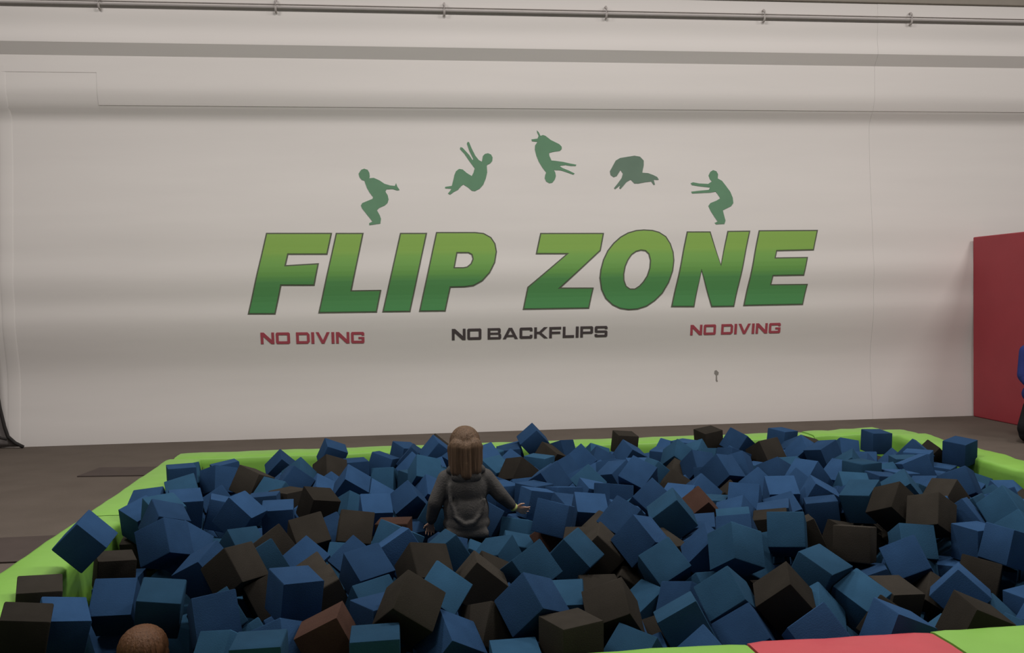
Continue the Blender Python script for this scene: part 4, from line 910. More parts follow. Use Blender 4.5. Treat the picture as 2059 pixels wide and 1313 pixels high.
REST = [(2017,4300,-64,10,75,15,0),(2917,6850,-34,30,0,-5,0),(-65,3984,-332,58,157,118,2),(3846,3991,-321,97,231,-64,2),(-693,4605,-332,157,0,206,0),(1054,6278,-314,-139,-30,-227,0),(1364,5344,-332,0,0,99,0),(1857,5414,-332,27,157,-171,2),(-389,5887,-334,-297,21,-9,1),(1203,5849,-332,-157,0,87,0),(-728,6215,-332,0,0,-213,2),(-148,6057,-335,38,-6,39,0),(552,6305,-332,-47,-157,18,0),(1634,6341,-337,-249,20,-116,2),(1914,6330,-319,118,64,205,0),(757,6510,-332,-59,157,0,2),(1446,3545,-332,-314,0,38,2),(2120,3636,-331,151,-14,214,0),(-606,4004,-332,0,-314,103,0),(-211,4259,-333,-137,-155,156,0),(132,4080,-292,0,-72,234,0),(712,4109,-332,-157,0,-219,0),(976,4141,-332,50,157,0,0),(3779,4286,-328,19,-136,-32,1),(-964,5006,-329,-30,-129,-148,2),(-877,4417,-356,-121,-295,-6,1),(-146,4564,-332,-157,0,60,0),(189,4429,-332,0,0,-73,0),(646,4525,-292,0,84,-52,2),(1286,4522,-332,-37,-157,0,2),(1700,4554,-332,-314,0,-99,0),(2179,4560,-332,-45,-157,-52,0),(2471,4602,-332,-172,-157,65,0),(2965,4615,-332,-157,0,-260,2),(3352,4498,-332,0,0,-107,1),(-1599,5258,-222,0,0,-314,0),(-252,4888,-334,-106,47,-60,0),(99,4994,-293,87,-314,-20,2),(1298,4937,-332,-51,157,241,2),(1651,5021,-332,157,0,-49,0),(2046,5006,-328,136,144,-63,0),(2551,4910,-332,189,157,0,2),(2908,4906,-332,82,157,21,0),(3393,5080,-332,161,2,-295,0),(3638,4916,-332,157,0,-214,0),(-972,5198,-263,-240,22,-179,0),(-139,5133,-332,115,-157,0,1),(17,5279,-332,60,157,0,1),(344,4995,-332,157,0,204,0),(1162,5419,-226,228,31,124,2),(1748,5226,-332,-106,157,0,1),(2139,5177,-332,157,0,-200,0),(2562,5399,-332,156,157,0,1),(3306,5283,-332,152,-157,0,2),(4160,5015,-332,-252,-157,6,2),(-718,5690,-266,-219,-81,63,1),(199,5187,-239,-235,-40,-60,2),(2353,5808,-332,-314,0,153,0),(1963,5604,-332,-26,157,-193,2),(2345,5582,-299,0,267,153,0),(3115,5738,-330,-157,0,245,0),(3303,5664,-332,-246,157,0,0),(-382,6103,-332,157,0,-12,2),(-378,7205,-294,96,-3,173,0),(24,5744,-328,287,-142,19,0),(1575,6612,-332,0,0,133,2),(1813,6060,-332,92,-157,43,0),(2938,6032,-288,106,0,299,1),(3378,6044,-312,-238,157,-9,2),(-71,7115,-347,272,-72,10,1),(304,6395,-332,0,-314,-120,0),(2143,6481,-332,-157,0,-108,0),(2616,6500,-323,0,-314,-21,0),(3421,6442,-330,20,-231,45,0),(3717,6440,-271,223,157,0,2),(-764,6757,-332,-314,0,21,0),(-388,7422,-332,157,0,-302,0),(137,6842,-331,154,3,-102,0),(649,6701,-330,159,0,-245,0),(1452,6810,-332,-119,-157,-122,0),(1716,6822,-332,-10,157,0,0),(2483,6837,-328,-314,0,130,0),(-1089,7127,-308,32,-157,-252,0),(-749,7103,-332,-157,0,47,1),(-334,7638,-332,101,157,93,1),(620,7178,-292,0,-85,-252,2),(1014,7176,-332,-62,-157,238,1),(2040,7286,-332,-48,157,53,0),(3040,7138,-321,238,-78,6,2),(3428,7101,-350,23,92,138,1),(578,7588,-332,-117,157,-66,1),(1952,7578,-332,-157,0,267,1),(3150,7596,-276,221,-157,-91,0),(3771,7648,-247,66,-157,32,0),(-369,3915,-293,-157,86,-162,1),(280,3869,-268,44,59,245,0),(1198,4089,-280,-77,40,263,0),(1866,4065,-316,119,52,51,2),(4085,3932,-332,-314,0,-20,0),(-14,4334,-292,-75,-314,40,0),(425,4145,-328,188,-30,-29,1),(1104,4388,-332,-157,0,114,1),(1532,4450,-290,-9,-50,-94,2),(1930,4521,-293,-89,314,-19,0),(2310,4416,-326,166,-1,217,0),(2770,4486,-332,-101,-157,0,0),(3132,4491,-332,-103,-157,0,0),(3583,4307,-317,157,-140,-12,2),(3820,4479,-340,-18,203,-31,0),(-1530,4852,-223,32,-175,-33,0),(-872,4729,-331,157,0,-85,0),(-543,4811,-281,-50,294,-120,1),(-325,4467,-181,-160,-202,60,1),(462,4348,-245,-248,-59,146,0),(752,4744,-279,-89,17,-261,2),(1065,4939,-332,157,0,-313,2),(1564,4810,-332,0,0,58,1),(1805,4790,-332,157,0,285,0),(2018,4767,-293,64,-4,271,0),(2731,4721,-304,278,0,-80,1),(3115,4812,-317,-21,289,-51,0),(3406,4852,-332,-222,157,-3,0),(-1373,5266,-222,-141,-296,25,1),(-806,5366,-276,-43,218,-65,0),(80,4636,-324,-42,-292,-92,0),(477,4803,-309,227,-102,129,0),(1202,5174,-332,0,0,187,0),(1490,5187,-332,0,0,256,0),(1752,5298,-140,115,-157,0,0),(2366,5186,-309,166,-41,-168,0),(2571,5207,-332,-163,157,-5,0),(2935,5157,-332,211,157,0,1),(3579,5143,-332,59,157,-80,0),(3833,5037,-332,-269,-157,0,2),(-1021,5558,-297,-71,236,-118,2),(-380,5615,-332,157,0,-32,0),(348,4559,-284,145,76,241,0),(-557,5798,-184,74,31,185,2),(-637,5241,-344,-56,-13,-164,0),(1994,5802,-332,-120,-157,-55,1),(2188,5769,-167,137,-71,26,0),(2099,5400,-332,157,0,-7,2),(2317,5397,-179,-109,8,-19,0),(2746,5583,-332,-157,0,304,0),(3115,5312,-332,-157,0,309,2),(3443,5494,-281,-37,29,244,0),(-758,5922,-332,157,0,-113,0),(-744,6249,-140,-157,0,209,0),(63,6363,-319,-73,-215,87,1),(881,6085,-326,155,-147,43,0),(1770,5867,-289,-152,-239,-22,0),(2297,6071,-268,130,240,-93,0),(2697,5875,-330,0,0,218,0),(3151,5965,-321,105,-157,0,0),(3512,5906,-321,0,-314,-85,0),(-1387,6416,-249,168,61,149,0),(-947,6380,-324,0,-314,151,0),(-284,6304,-273,95,-97,-272,0),(-65,6623,-332,157,0,20,0),(198,6165,-332,-157,0,-228,0),(964,5868,-332,83,-157,-63,2),(1233,6657,-343,-12,-80,14,0),(1378,6248,-314,-221,23,143,0),(1804,6580,-293,90,48,-59,0),(2367,6401,-332,-157,0,97,2),(2630,6264,-267,121,53,118,0),(3072,6271,-330,78,-82,-20,0),(3524,6272,-289,0,0,-254,2),(-519,6814,-302,-157,40,-208,0),(-131,6865,-330,91,-244,59,0),(452,6599,-329,30,-176,-97,2),(690,6757,-139,-106,-155,204,1),(1107,6881,-327,-68,145,-11,2),(1577,6934,-148,99,-21,72,0),(1939,6854,-188,60,-8,229,0),(2260,6782,-332,-314,0,32,0),(2726,6741,-321,175,48,196,2),(3058,6669,-249,67,0,215,1),(3594,6805,-286,136,88,-204,2),(3912,6553,-262,203,-157,0,0),(-932,6988,-327,157,0,-240,0),(-568,7160,-196,18,246,47,0),(-178,7412,-314,157,-21,-166,0),(358,6972,-293,-71,314,-70,0),(716,7002,-332,157,0,-245,0),(1033,7223,-140,-33,157,263,0),(1431,7095,-219,-163,-81,-86,1),(1877,7105,-334,-117,-24,159,2),(2292,7065,-346,-85,-65,-202,1),(2670,7181,-284,29,-91,-51,0),(3230,7225,-209,-118,-51,-129,0),(3513,7234,-236,-251,13,-38,0),(-993,7550,-332,157,0,-56,2),(-576,7373,-332,0,0,-144,2),(1484,7411,-307,84,64,212,2),(1821,7406,-332,15,-157,223,1),(2205,7637,-332,212,157,0,0),(3076,7414,-294,3,-239,-27,0),(3548,7524,-292,250,90,20,2),(5,3556,-332,157,0,-239,0),(1634,3870,-284,-179,-81,-125,0),(2286,3764,-344,-33,112,195,0),(3237,3782,-340,-78,-91,-232,0),(4111,3718,-332,304,157,0,2),(-349,5187,-316,-253,-115,56,0),(-486,4254,-296,0,258,-86,0),(-223,4301,-142,-100,-155,156,0),(20,4181,-173,-132,72,-80,1),(674,4080,-130,195,-175,95,0),(1284,4314,-332,0,0,274,0),(2522,4028,-332,-157,0,-70,0),(2946,4357,-332,-13,50,51,0),(3299,4156,-330,128,85,203,0),(3678,4097,-193,237,-68,57,0),(4120,4226,-358,-238,-39,-23,0),(-1592,4657,-208,85,-145,229,0),(-253,4750,-199,-48,-265,-67,0),(-60,4877,-174,-80,-6,226,1),(215,4761,-235,222,-65,-148,1),(1096,4736,-278,-126,223,23,0),(1339,4722,-200,-84,-294,-6,0),(1614,4670,-132,-32,-98,253,2),(1955,4647,-150,13,-247,118,0),(3276,4691,-208,37,-82,207,1),(3559,4629,-351,-60,291,111,0),(-755,4919,-192,-63,25,171,1),(-148,5552,-332,-51,157,108,0),(-11,5356,-140,1,-314,151,2),(326,5069,-127,30,-299,91,2),(801,5206,-278,-181,-240,13,2),(1216,5189,-140,0,314,-33,0),(1666,5113,-134,7,1,-212,0),(1869,5048,-155,-9,144,-49,0),(2361,5000,-249,-109,-270,-32,2),(3141,5027,-283,54,-80,-82,0),(3597,4957,-140,-57,-157,-37,0),(-538,5465,-294,-157,-61,-53,0),(61,5535,-332,175,157,0,0),(873,4995,-332,139,157,-174,2),(853,5648,-325,-157,-150,-43,0),(1610,5400,-332,314,0,-73,0),(1960,5217,-166,154,119,-42,0),(2515,5337,-130,0,303,-29,0),(2758,5378,-332,-157,0,162,0),(3304,5277,-140,0,0,-123,2),(3778,5223,-332,-176,157,26,0),(4329,5201,-346,157,122,-157,2),(-1380,5916,-213,-21,16,-203,2),(-862,6048,-161,93,-4,43,0),(430,6120,-332,-314,0,-13,2),(1953,5740,-100,157,234,-29,1),(2090,5384,-131,0,147,122,0),(2562,5726,-190,-273,-83,29,2),(2896,5771,-193,-92,50,-6,0),(3268,5873,-147,16,104,262,2),(3734,5782,-352,216,61,-47,1),(4290,5499,-337,-66,-146,-157,1),(-1287,6198,-230,67,74,-79,0),(-570,6051,-179,31,258,42,0),(-128,5975,-162,3,38,-127,2),(317,6730,-180,270,-18,50,2),(223,5890,-332,157,0,-283,2),(994,6598,-309,23,-64,-296,2),(1327,6050,-283,-16,-64,-18,2),(1572,6124,-247,-62,-266,-126,0),(2021,6190,-231,64,72,-25,0),(2415,6356,-139,157,0,131,0),(2904,6228,-176,119,-65,113,2),(3198,6196,-172,111,98,262,0),(3612,6100,-304,0,0,-97,0),(4187,6120,-310,250,96,8,1),(-754,6545,-332,0,314,7,0),(-276,6549,-329,23,-271,-150,2),(179,6635,-338,-11,33,-261,1),(568,6434,-142,7,-99,129,0),(802,6295,-329,4,-314,-132,0),(1251,6438,-212,-207,-58,45,0),(1634,6702,-119,18,131,-119,2),(2124,6701,-152,-98,235,107,1),(2438,6628,-330,0,-314,105,2),(2823,6583,-182,-9,-93,177,0),(-760,6784,-140,0,314,-46,2),(-402,6965,-256,-77,99,20,0),(158,6900,-139,160,3,49,2),(540,6886,-332,-225,-157,0,1),(908,6944,-172,2,-233,-90,0),(1283,6948,-229,62,-10,57,2),(2086,6970,-262,246,62,-124,0),(2494,6926,-135,145,161,130,2),(2860,7037,-213,-191,67,-99,0),(3382,6874,-227,3,-116,282,0),(3739,7027,-247,-21,157,-79,2),(4100,6782,-242,-157,-7,195,0),(-966,7275,-328,0,-314,-63,2),(-478,7395,-140,157,0,1,0),(125,7419,-332,38,-157,203,0),(374,7370,-332,148,198,123,0),(809,7342,-280,-48,74,-247,1),(1270,7351,-270,250,-5,-157,0),(1664,7251,-274,240,-24,86,2),(2015,7350,-140,-32,-157,50,0),(2357,7495,-342,-12,-238,-194,2),(2759,7400,-308,45,27,144,1),(3744,7406,-242,0,309,-87,0),(4329,7135,-247,0,314,0,2),(-273,7968,-332,0,0,157,0),(95,7874,-292,-234,0,-228,0),(340,7964,-332,157,0,-83,0),(1044,7875,-326,157,-164,62,0),(1307,7807,-332,0,0,-60,0),(1990,7757,-162,0,230,-174,2),(2822,7977,-305,-157,0,191,2),(3242,7808,-318,98,-18,288,0),(-940,3534,-323,-157,0,-20,1),(-253,3517,-332,0,0,1,2),(436,3516,-332,-153,157,161,0),(654,3542,-332,157,0,189,1),(876,3554,-332,314,0,-97,0),(1462,3521,-140,157,0,5,0),(2142,3530,-154,173,2,0,1),(2602,3525,-332,-141,-157,-6,2),(2837,3540,-296,-301,-115,11,0),(3209,3518,-332,2,-157,0,0),(-822,3866,-332,-79,176,179,0),(-375,4116,-210,95,36,43,2),(239,4013,-133,34,-75,182,0),(716,3808,-191,-138,-211,-52,1),(1071,3817,-329,12,222,103,1),(1464,4194,-233,251,-55,-33,0),(2108,3925,-294,92,-2,184,0),(2530,3734,-332,314,0,-135,2),(2883,3944,-327,-155,5,-241,0),(3421,3780,-270,-207,-41,176,2),(4134,3536,-140,0,0,-295,1),(-460,4636,-264,-118,-212,3,0),(896,4511,-246,-67,-80,-291,0),(1363,4534,-100,157,84,-120,0),(2188,4632,-134,196,-147,90,2),(2572,4437,-332,-157,0,-263,2),(3399,4314,-191,86,54,-210,0),(3924,4146,-174,-129,22,-2,0),(-649,4749,-107,275,101,-22,1),(-382,4984,-228,84,47,-60,1),(80,5082,-86,-187,-86,130,1),(637,5032,-226,54,-271,68,0),(927,4989,-140,127,-157,141,0),(1426,4931,-121,-35,-242,15,0),(1778,4874,-126,-2,290,-39,0),(2045,4973,-132,181,-170,-63,0),(3446,4836,-140,157,0,219,0),(3882,4659,-221,103,45,-192,0),(-196,5514,-140,0,0,309,1),(617,5400,-352,-92,-37,285,0),(853,5428,-332,0,314,143,0),(1383,5346,-140,0,0,-187,0),(1551,5296,11,-169,87,-45,0),(2151,5150,-117,23,5,-192,1),(2949,5259,-140,144,-157,1,0),(3399,5075,-137,2,-4,-90,0),(4017,5111,-140,-68,-96,190,0),(-1154,5739,-143,-21,312,115,1),(-923,5710,-223,80,242,-111,2),(288,5493,-330,-161,39,-28,2),(2098,6143,-14,-70,38,-197,1),(1316,5681,-332,157,0,89,1),(1741,5650,-332,157,0,118,0),(2143,5599,-10,139,66,110,1),(2406,5578,-74,-189,107,133,0),(2977,5537,-266,-71,60,304,1),(3354,5608,-97,-143,45,-261,0),(3717,5504,-313,28,301,38,1),(-1599,6269,-183,-157,-90,-157,2),(-764,5896,-80,90,28,19,1),(-540,6365,-239,249,40,-174,0),(1900,5522,-140,157,0,281,0),(1152,5897,-126,-16,-1,-2,0),(1438,5825,-164,-223,-4,216,1),(2081,5985,-189,67,250,-109,0),(2574,6048,-236,225,61,101,0),(2768,6022,-124,77,2,-113,0),(3412,6013,-122,-247,-157,19,2),(3994,5974,-324,-31,253,93,2),(-1570,6556,-222,-91,157,-130,1),(-940,6591,-146,-78,-57,65,1),(-5,6735,-137,161,13,55,0),(149,6579,-156,-166,33,-257,0),(641,6185,-141,-163,4,-132,0),(858,6225,-134,1,7,58,0),(1210,6195,-170,66,1,-202,0),(1763,6400,-198,257,-60,24,1),(2197,6365,-117,0,186,163,0),(2588,6508,-133,0,0,250,0),(3022,6431,-127,311,-56,-67,0),(3858,6309,-284,-157,0,248,0),(-1564,6842,-223,-108,-157,54,0),(-1047,6813,-238,83,-26,-240,0),(-540,6581,-199,-249,-20,-25,1),(-193,7222,-224,-113,253,13,0),(231,6863,49,-87,-153,-25,1),(512,6841,-131,-154,13,-216,1),(866,6607,-128,-67,-91,100,0),(1366,6718,-144,-178,-197,72,0),(2276,6897,-98,-214,26,-16,2),(2711,6871,-144,39,284,-11,2),(3344,6686,-207,261,1,128,0),(-1599,7177,-76,-157,18,-157,0),(-1368,7199,-98,300,-7,124,0),(-745,7095,-100,157,82,21,1),(-54,7504,-138,115,196,80,0),(238,7170,-301,-37,235,79,0),(464,7134,-170,-50,-54,144,0),(790,7187,-165,78,-38,255,0),(1255,7164,-93,54,-52,-195,0),(2266,7260,-203,133,-247,-18,0),(2495,7144,-199,-27,-63,299,0),(2946,7248,-173,285,-83,-55,0),(3597,6901,-107,-149,-68,-215,0),(4012,7171,-352,-104,-54,-117,2),(-1584,7333,-308,26,-139,288,0),(-1091,7795,-238,-201,-36,-112,2),(-870,7702,-326,7,0,-216,0),(-113,7687,-295,65,-116,237,2),(231,7646,-303,-218,-12,-211,0),(509,7602,-140,-213,-157,-83,1),(969,7570,-287,236,8,116,0),(1646,7591,-251,-155,-96,-30,2),(1728,7503,-89,58,-17,153,1),(2220,7728,-140,0,314,-89,0),(2408,7768,-331,0,314,-94,1),(2923,7559,-201,-255,-33,115,1),(3454,7772,-254,0,-314,133,2),(-1141,3528,-265,0,0,-14,1),(-457,3648,-332,10,157,235,2),(57,3823,-202,228,10,221,0),(451,3720,-232,63,61,38,0),(1255,3704,-200,-255,57,-156,0),(2753,3729,-207,245,-2,201,1),(3007,3730,-266,-78,39,52,0),(3633,3552,-221,-34,-52,174,0),(-850,4469,-173,285,29,24,1),(265,4277,-154,126,-257,-9,1),(2805,4263,-227,-150,-257,50,0),(3414,4024,-223,99,-85,-112,0),(3483,4173,-87,249,-71,-107,0),(4329,4165,-298,107,314,0,0),(-851,4935,-24,-112,52,-256,2),(-146,5103,-134,-2,-7,295,0),(352,4824,-110,115,-50,53,0),(932,4683,-147,-60,245,-70,1),(1159,4872,-104,-23,61,-20,0),(1544,4800,18,-153,256,-44,0),(2240,4818,-141,-25,-117,-6,1),(2757,4842,-78,63,-84,67,0),(3218,4792,-54,279,82,-107,0),(3652,4508,-222,66,-94,-76,0),(4114,4733,-332,157,0,-45,1),(-797,5181,-121,-2,-72,203,0),(-429,5312,-136,261,-37,15,0),(-206,5317,-143,-158,5,151,0),(466,5232,-193,117,-211,-12,2),(999,5269,-164,38,-75,254,0),(1409,5107,-26,36,76,17,1),(3072,5029,-60,-83,77,-3,1),(3780,5056,-140,0,0,44,0),(4290,4911,-140,-157,0,69,0),(-1347,5849,-38,-124,131,205,1),(-629,5545,-144,269,-42,35,0),(-196,5793,-313,28,21,-11,2),(1079,5662,-220,32,-8,283,0),(884,5510,-102,151,-211,4,0),(1481,5550,-203,-3,69,-69,0),(2663,5515,-140,0,-314,78,2),(3158,5430,-100,0,118,-272,0),(3604,5574,-60,27,100,-147,2),(4084,5287,-288,149,-61,-103,0),(-367,5858,-103,36,72,112,2),(1076,5506,-50,-215,36,132,1),(1945,6398,-34,-99,37,-199,0),(1897,5966,-110,303,51,-6,0),(2475,5910,-132,196,-89,42,0),(2728,5797,-75,56,230,48,0),(3083,5979,-95,-263,0,70,0),(3608,5790,-153,-12,91,229,1),(4105,5636,-332,0,-314,-110,0),(-405,6231,-101,-218,-62,118,0),(-70,6252,-201,100,15,268,2),(693,5988,-328,-127,28,44,0),(986,6078,-142,-147,-2,217,2),(1458,6046,-90,237,92,66,2),(1886,6211,-92,-195,-244,-26,2),(2353,6157,-27,-98,3,299,0),(2736,6382,-92,-211,0,-64,2),(3624,6338,-89,-157,0,106,0),(4034,6168,-175,-106,-218,8,0),(-253,6468,-154,64,205,-98,0),(364,6477,-126,16,-10,-180,2),(612,6550,6,-196,44,51,0),(1075,6465,-112,96,-46,67,1),(1440,6533,-139,111,-10,205,1),(1917,6620,-116,180,-254,19,0),(2430,6692,-138,84,157,-21,2),(3144,6679,-59,91,-7,-108,1),(3716,6674,-64,137,-49,80,0),(4119,6412,-184,-103,207,-155,0),(-394,7166,-74,169,254,40,0),(34,7221,-186,104,-71,10,1),(413,7034,10,-38,48,-292,0),(682,7032,-73,80,41,-297,0),(1112,6689,-160,248,-45,-128,0),(2518,7097,58,283,19,-31,1),(2738,7142,-96,24,-252,-90,2),(3827,6916,-55,-202,-157,0,0),(4051,6970,-239,200,165,-77,0),(-1387,7510,-260,-98,-258,-81,1),(-775,7347,-171,-219,-94,45,2),(-505,7800,-194,2,-85,-17,0),(141,7435,-140,50,157,175,0),(339,7325,-99,20,-111,-176,1),(761,7750,-349,-237,-31,-114,0),(1257,7582,-264,72,222,7,2),(1507,7299,-117,-81,-72,-90,1),(2010,7584,-55,72,-18,3,0),(2373,7559,-133,-218,-34,-79,0),(2576,7435,-266,-119,43,-26,0),(3183,7495,-54,-181,-197,60,0),(4293,7345,-280,-40,20,-165,0),(-1246,7645,-346,-164,56,112,2),(-911,7997,-332,0,0,-7,0),(-86,8004,-196,-248,0,-157,2),(443,7775,-332,-157,0,209,0),(589,7910,-332,0,0,-101,2),(1480,8004,-290,157,-108,0,2),(2106,7968,-269,260,84,1,0),(3264,7965,-198,-61,58,-194,0),(3677,8004,-247,314,-157,0,0),(-649,3758,-292,-157,77,-208,2),(-114,3707,-332,0,0,233,0),(-55,3526,-140,-82,157,76,0),(630,3548,-140,314,0,45,0),(1201,3516,-332,146,157,-168,0),(1714,3516,-307,-188,0,-157,0),(1891,3549,-165,-120,17,116,0),(2387,3519,-224,-90,-2,159,0),(3002,3551,-86,-30,-265,-142,0),(3207,3686,-167,-91,-223,82,0),(4109,3518,-332,157,0,159,0),(-272,3716,-140,8,-204,1,0),(-339,3960,-79,-54,228,152,0),(88,4112,6,167,-75,182,0),(448,4176,-61,204,-74,-65,0),(3007,4128,-327,-10,191,-251,0),(3655,3813,-238,-101,-248,-121,0),(3952,3899,-135,-12,-3,264,0),(4323,4045,-145,163,107,157,0),(3441,4541,-101,-88,314,68,1),(3914,4420,-144,-51,54,-175,0),(4055,4478,-349,19,-54,142,1),(3530,4844,52,69,157,221,0),(4000,4878,-165,-91,16,128,0),(4289,4872,-332,-157,0,-89,1),(-642,5363,-43,219,-56,-151,0),(1266,5318,74,314,-131,-5,0),(1597,5482,-40,89,-6,-194,0),(2951,5448,-18,-277,-31,146,0),(3488,5388,-30,-81,242,35,0),(3748,5350,-144,-159,45,197,2),(4300,5239,-155,-124,301,-37,2),(661,5687,-293,148,-64,-193,0),(1462,5672,20,-52,-250,-91,1),(1216,5707,-55,-26,28,-6,0),(1698,5683,-140,-67,157,-238,0),(2369,5765,-18,248,-49,172,1),(3087,5687,-77,-205,-82,-118,0),(3911,5787,-197,116,-55,61,2),(4296,5521,-141,-309,10,-110,2),(-1402,6104,-25,-95,303,0,0),(-388,5601,-100,-160,-61,-174,1),(485,5902,-255,157,43,-16,1),(921,5845,-140,108,-157,-13,2),(2572,6190,-53,27,91,-168,2),(2851,6182,17,3,-74,51,0),(3780,5966,-218,89,262,-97,0),(4284,5836,-329,-153,17,-47,0),(-183,6129,-42,61,-35,187,1),(170,6263,-102,-158,-59,165,0),(1092,6276,-32,-91,94,-40,0),(1646,6518,-55,207,-218,-23,0),(2261,6599,-23,-220,81,-155,2),(2565,6548,59,-15,-157,-244,0),(-1553,7388,-99,-182,-17,128,1),(-937,7019,-22,229,23,-161,0),(-284,6736,-212,-92,49,20,0),(493,6738,52,-144,3,-107,0),(936,6782,-6,-72,68,42,0),(2614,6887,74,-155,15,191,0),(4329,6685,-263,108,0,-314,1),(-1117,7394,-324,63,-157,31,0),(-669,7382,-14,-121,221,45,0),(167,7124,-35,-261,71,84,0),(599,7370,-148,-221,-75,-109,2),(918,7572,-57,151,10,144,0),(1108,7413,-167,7,64,-8,2),(2448,7369,-86,247,101,18,1),(3042,7096,-51,-85,-16,119,1),(3622,7318,-59,-135,-251,66,1),(3862,7177,-205,242,-3,99,1),(4323,6929,-247,158,0,152,1),(-1352,7878,-332,0,0,-270,0),(-896,7941,-140,157,0,-252,0),(-179,7793,-130,134,-27,0,0),(268,7655,-89,61,-95,-37,0),(466,7826,-140,0,314,-36,1),(1000,7824,-137,156,-9,72,0),(1372,7799,-112,36,-314,52,0),(1776,7783,-290,-251,-121,-77,2),(2452,7804,-137,0,0,110,0),(2826,7353,-70,232,32,92,0),(3896,7833,-226,-46,-20,60,2),(4104,7778,-354,-83,-61,247,1),(-868,3694,-173,250,-22,-49,2),(-483,3581,-139,-199,-159,68,0),(3906,3724,-335,1,-301,10,1),(4308,3928,-345,74,-13,305,0),(-600,4039,-140,-157,0,-130,0),(783,4670,-24,-64,64,239,0),(3694,4335,-80,192,-79,-79,0),(4127,4379,-193,139,55,-170,1),(-191,4629,-52,6,89,164,1),(671,4822,-96,222,13,-223,1),(3818,4851,-42,56,-247,7,1),(4128,4656,-140,157,0,-309,0),(-560,5084,-139,-87,-22,282,0),(1267,4928,49,97,25,-103,1),(3153,5183,25,-260,-34,-79,0),(3670,5032,52,-157,0,-80,0),(3966,5298,-32,123,-43,-61,1),(-1425,5600,1,167,29,-68,1),(1270,5528,25,-47,27,159,1),(2770,5632,30,-116,-37,304,0),(3904,5542,-222,-26,46,187,0),(-1599,6044,-121,-236,0,0,0),(-1247,7466,-122,247,-78,9,0),(328,5954,-137,-116,215,31,0),(1637,5922,-70,-71,90,73,2),(2590,5956,16,-97,-281,-70,0),(3773,5868,-4,-211,-23,211,0),(-1581,6576,-30,157,0,-295,0),(-702,6505,-70,-57,56,301,2),(-21,6449,-64,-228,-66,-43,0),(406,6216,-140,-157,0,295,2),(981,6523,64,-269,-48,-109,0),(1430,6305,-59,37,60,165,2),(1657,6259,-64,-67,18,-46,2),(2387,6434,67,23,-296,57,1),(3822,6199,-69,103,-210,-13,2),(-1011,6785,-11,-83,10,107,1),(-178,6997,-162,81,43,312,0),(639,7241,13,121,-63,236,0),(1124,6971,-58,94,-251,-80,0),(-1049,7338,-133,-157,0,267,1),(358,7214,67,-119,-25,32,0),(724,7587,-126,172,0,-12,2),(2297,7150,-12,-114,-112,-73,1),(2848,7090,62,-65,-303,93,0),(3443,7135,-50,144,249,50,1),(4128,7187,-129,-68,3,-159,0),(-1582,7811,-347,151,-19,1,0),(-1184,7972,-332,157,0,202,0),(-675,7577,-308,-131,-36,17,2),(364,7490,35,-234,-74,-71,0),(685,7805,-103,-29,-162,-131,2),(1472,7561,-126,-244,-58,120,0),(2236,7496,32,-69,93,29,0),(2612,7667,-321,-116,157,0,1),(3189,7278,31,-84,49,170,0),(4131,7968,-200,143,-55,-150,2),(-469,8004,-332,-230,157,-73,0),(-400,8004,-140,314,157,0,0),(299,8004,-140,-157,0,157,0),(816,8004,-210,157,76,0,0),(1179,7967,-151,-196,24,210,0),(1569,7842,-149,0,-241,208,0),(1848,7998,-340,-42,4,156,0),(2507,7972,-327,0,0,269,0),(2996,7808,-241,93,36,214,0),(3485,7994,-252,157,0,0,0),(4318,8002,-252,160,12,0,0),(-1522,3524,-192,-311,-157,0,0),(-255,3516,-140,157,314,0,2),(238,3535,-200,-3,239,-5,0),(492,3899,-151,-52,45,283,0),(1722,3687,-131,49,-298,-37,0),(2521,3865,-140,-157,0,257,0),(3188,3960,-208,77,-311,14,1),(3563,3534,-12,285,-19,161,0),(4323,3516,-332,157,0,0,0),(-805,4032,-150,142,-208,-112,0),(3601,3916,-72,-186,-66,194,0),(915,3899,-84,-247,-57,-30,0),(4077,4650,52,-77,157,204,1),(4322,4621,-232,7,-90,156,2),(4202,5106,-23,57,65,308,0),(4296,4810,52,-314,0,153,1),(3740,5404,44,-58,202,202,0),(4089,5424,-141,-187,-55,-65,0),(331,6600,49,159,27,202,0),(531,7389,118,1,-75,-80,0),(4317,5749,-153,144,12,-157,0),(-1532,6366,56,-218,-38,45,0),(1582,6149,90,-43,-72,-187,0),(3611,6100,-72,6,-54,-74,0),(4117,5940,-109,198,179,40,0),(-429,6440,-24,-97,-86,-56,0),(4312,5962,-119,154,-138,3,0),(-435,6728,-85,-220,64,-178,0),(865,7045,-3,206,-64,-168,0),(-1486,7648,-167,-34,-256,-80,0),(-517,7598,-109,-5,-280,-5,0),(675,7548,61,146,11,-250,1),(2656,7272,23,51,88,290,0),(-1572,7970,-171,265,-23,0,2),(-682,8001,-332,0,-314,0,0),(-314,7587,-111,3,-33,309,0),(50,7686,-162,267,-48,-3,1),(656,8004,-100,0,76,0,0),(1790,7733,-68,-33,70,-172,0),(1770,8000,-165,-153,272,0,2),(3152,7737,-80,-221,62,40,0),(4328,7789,-247,156,-22,-157,0),(3142,3833,-33,11,216,-138,0),(3443,3526,-276,-122,11,-153,0),(3873,3519,-332,62,-157,-221,2),(3151,4079,-42,-11,90,151,0),(3391,3692,-94,-43,-265,-155,2),(4327,3714,-242,-7,-128,-150,0),(4126,3817,-138,155,3,-50,0),(3520,4396,8,-264,76,-29,2),(4130,4103,-171,6,87,155,0),(3750,4602,-32,-47,-33,-155,0),(3518,5157,44,-4,221,73,0),(3824,5152,53,-33,162,201,0)]
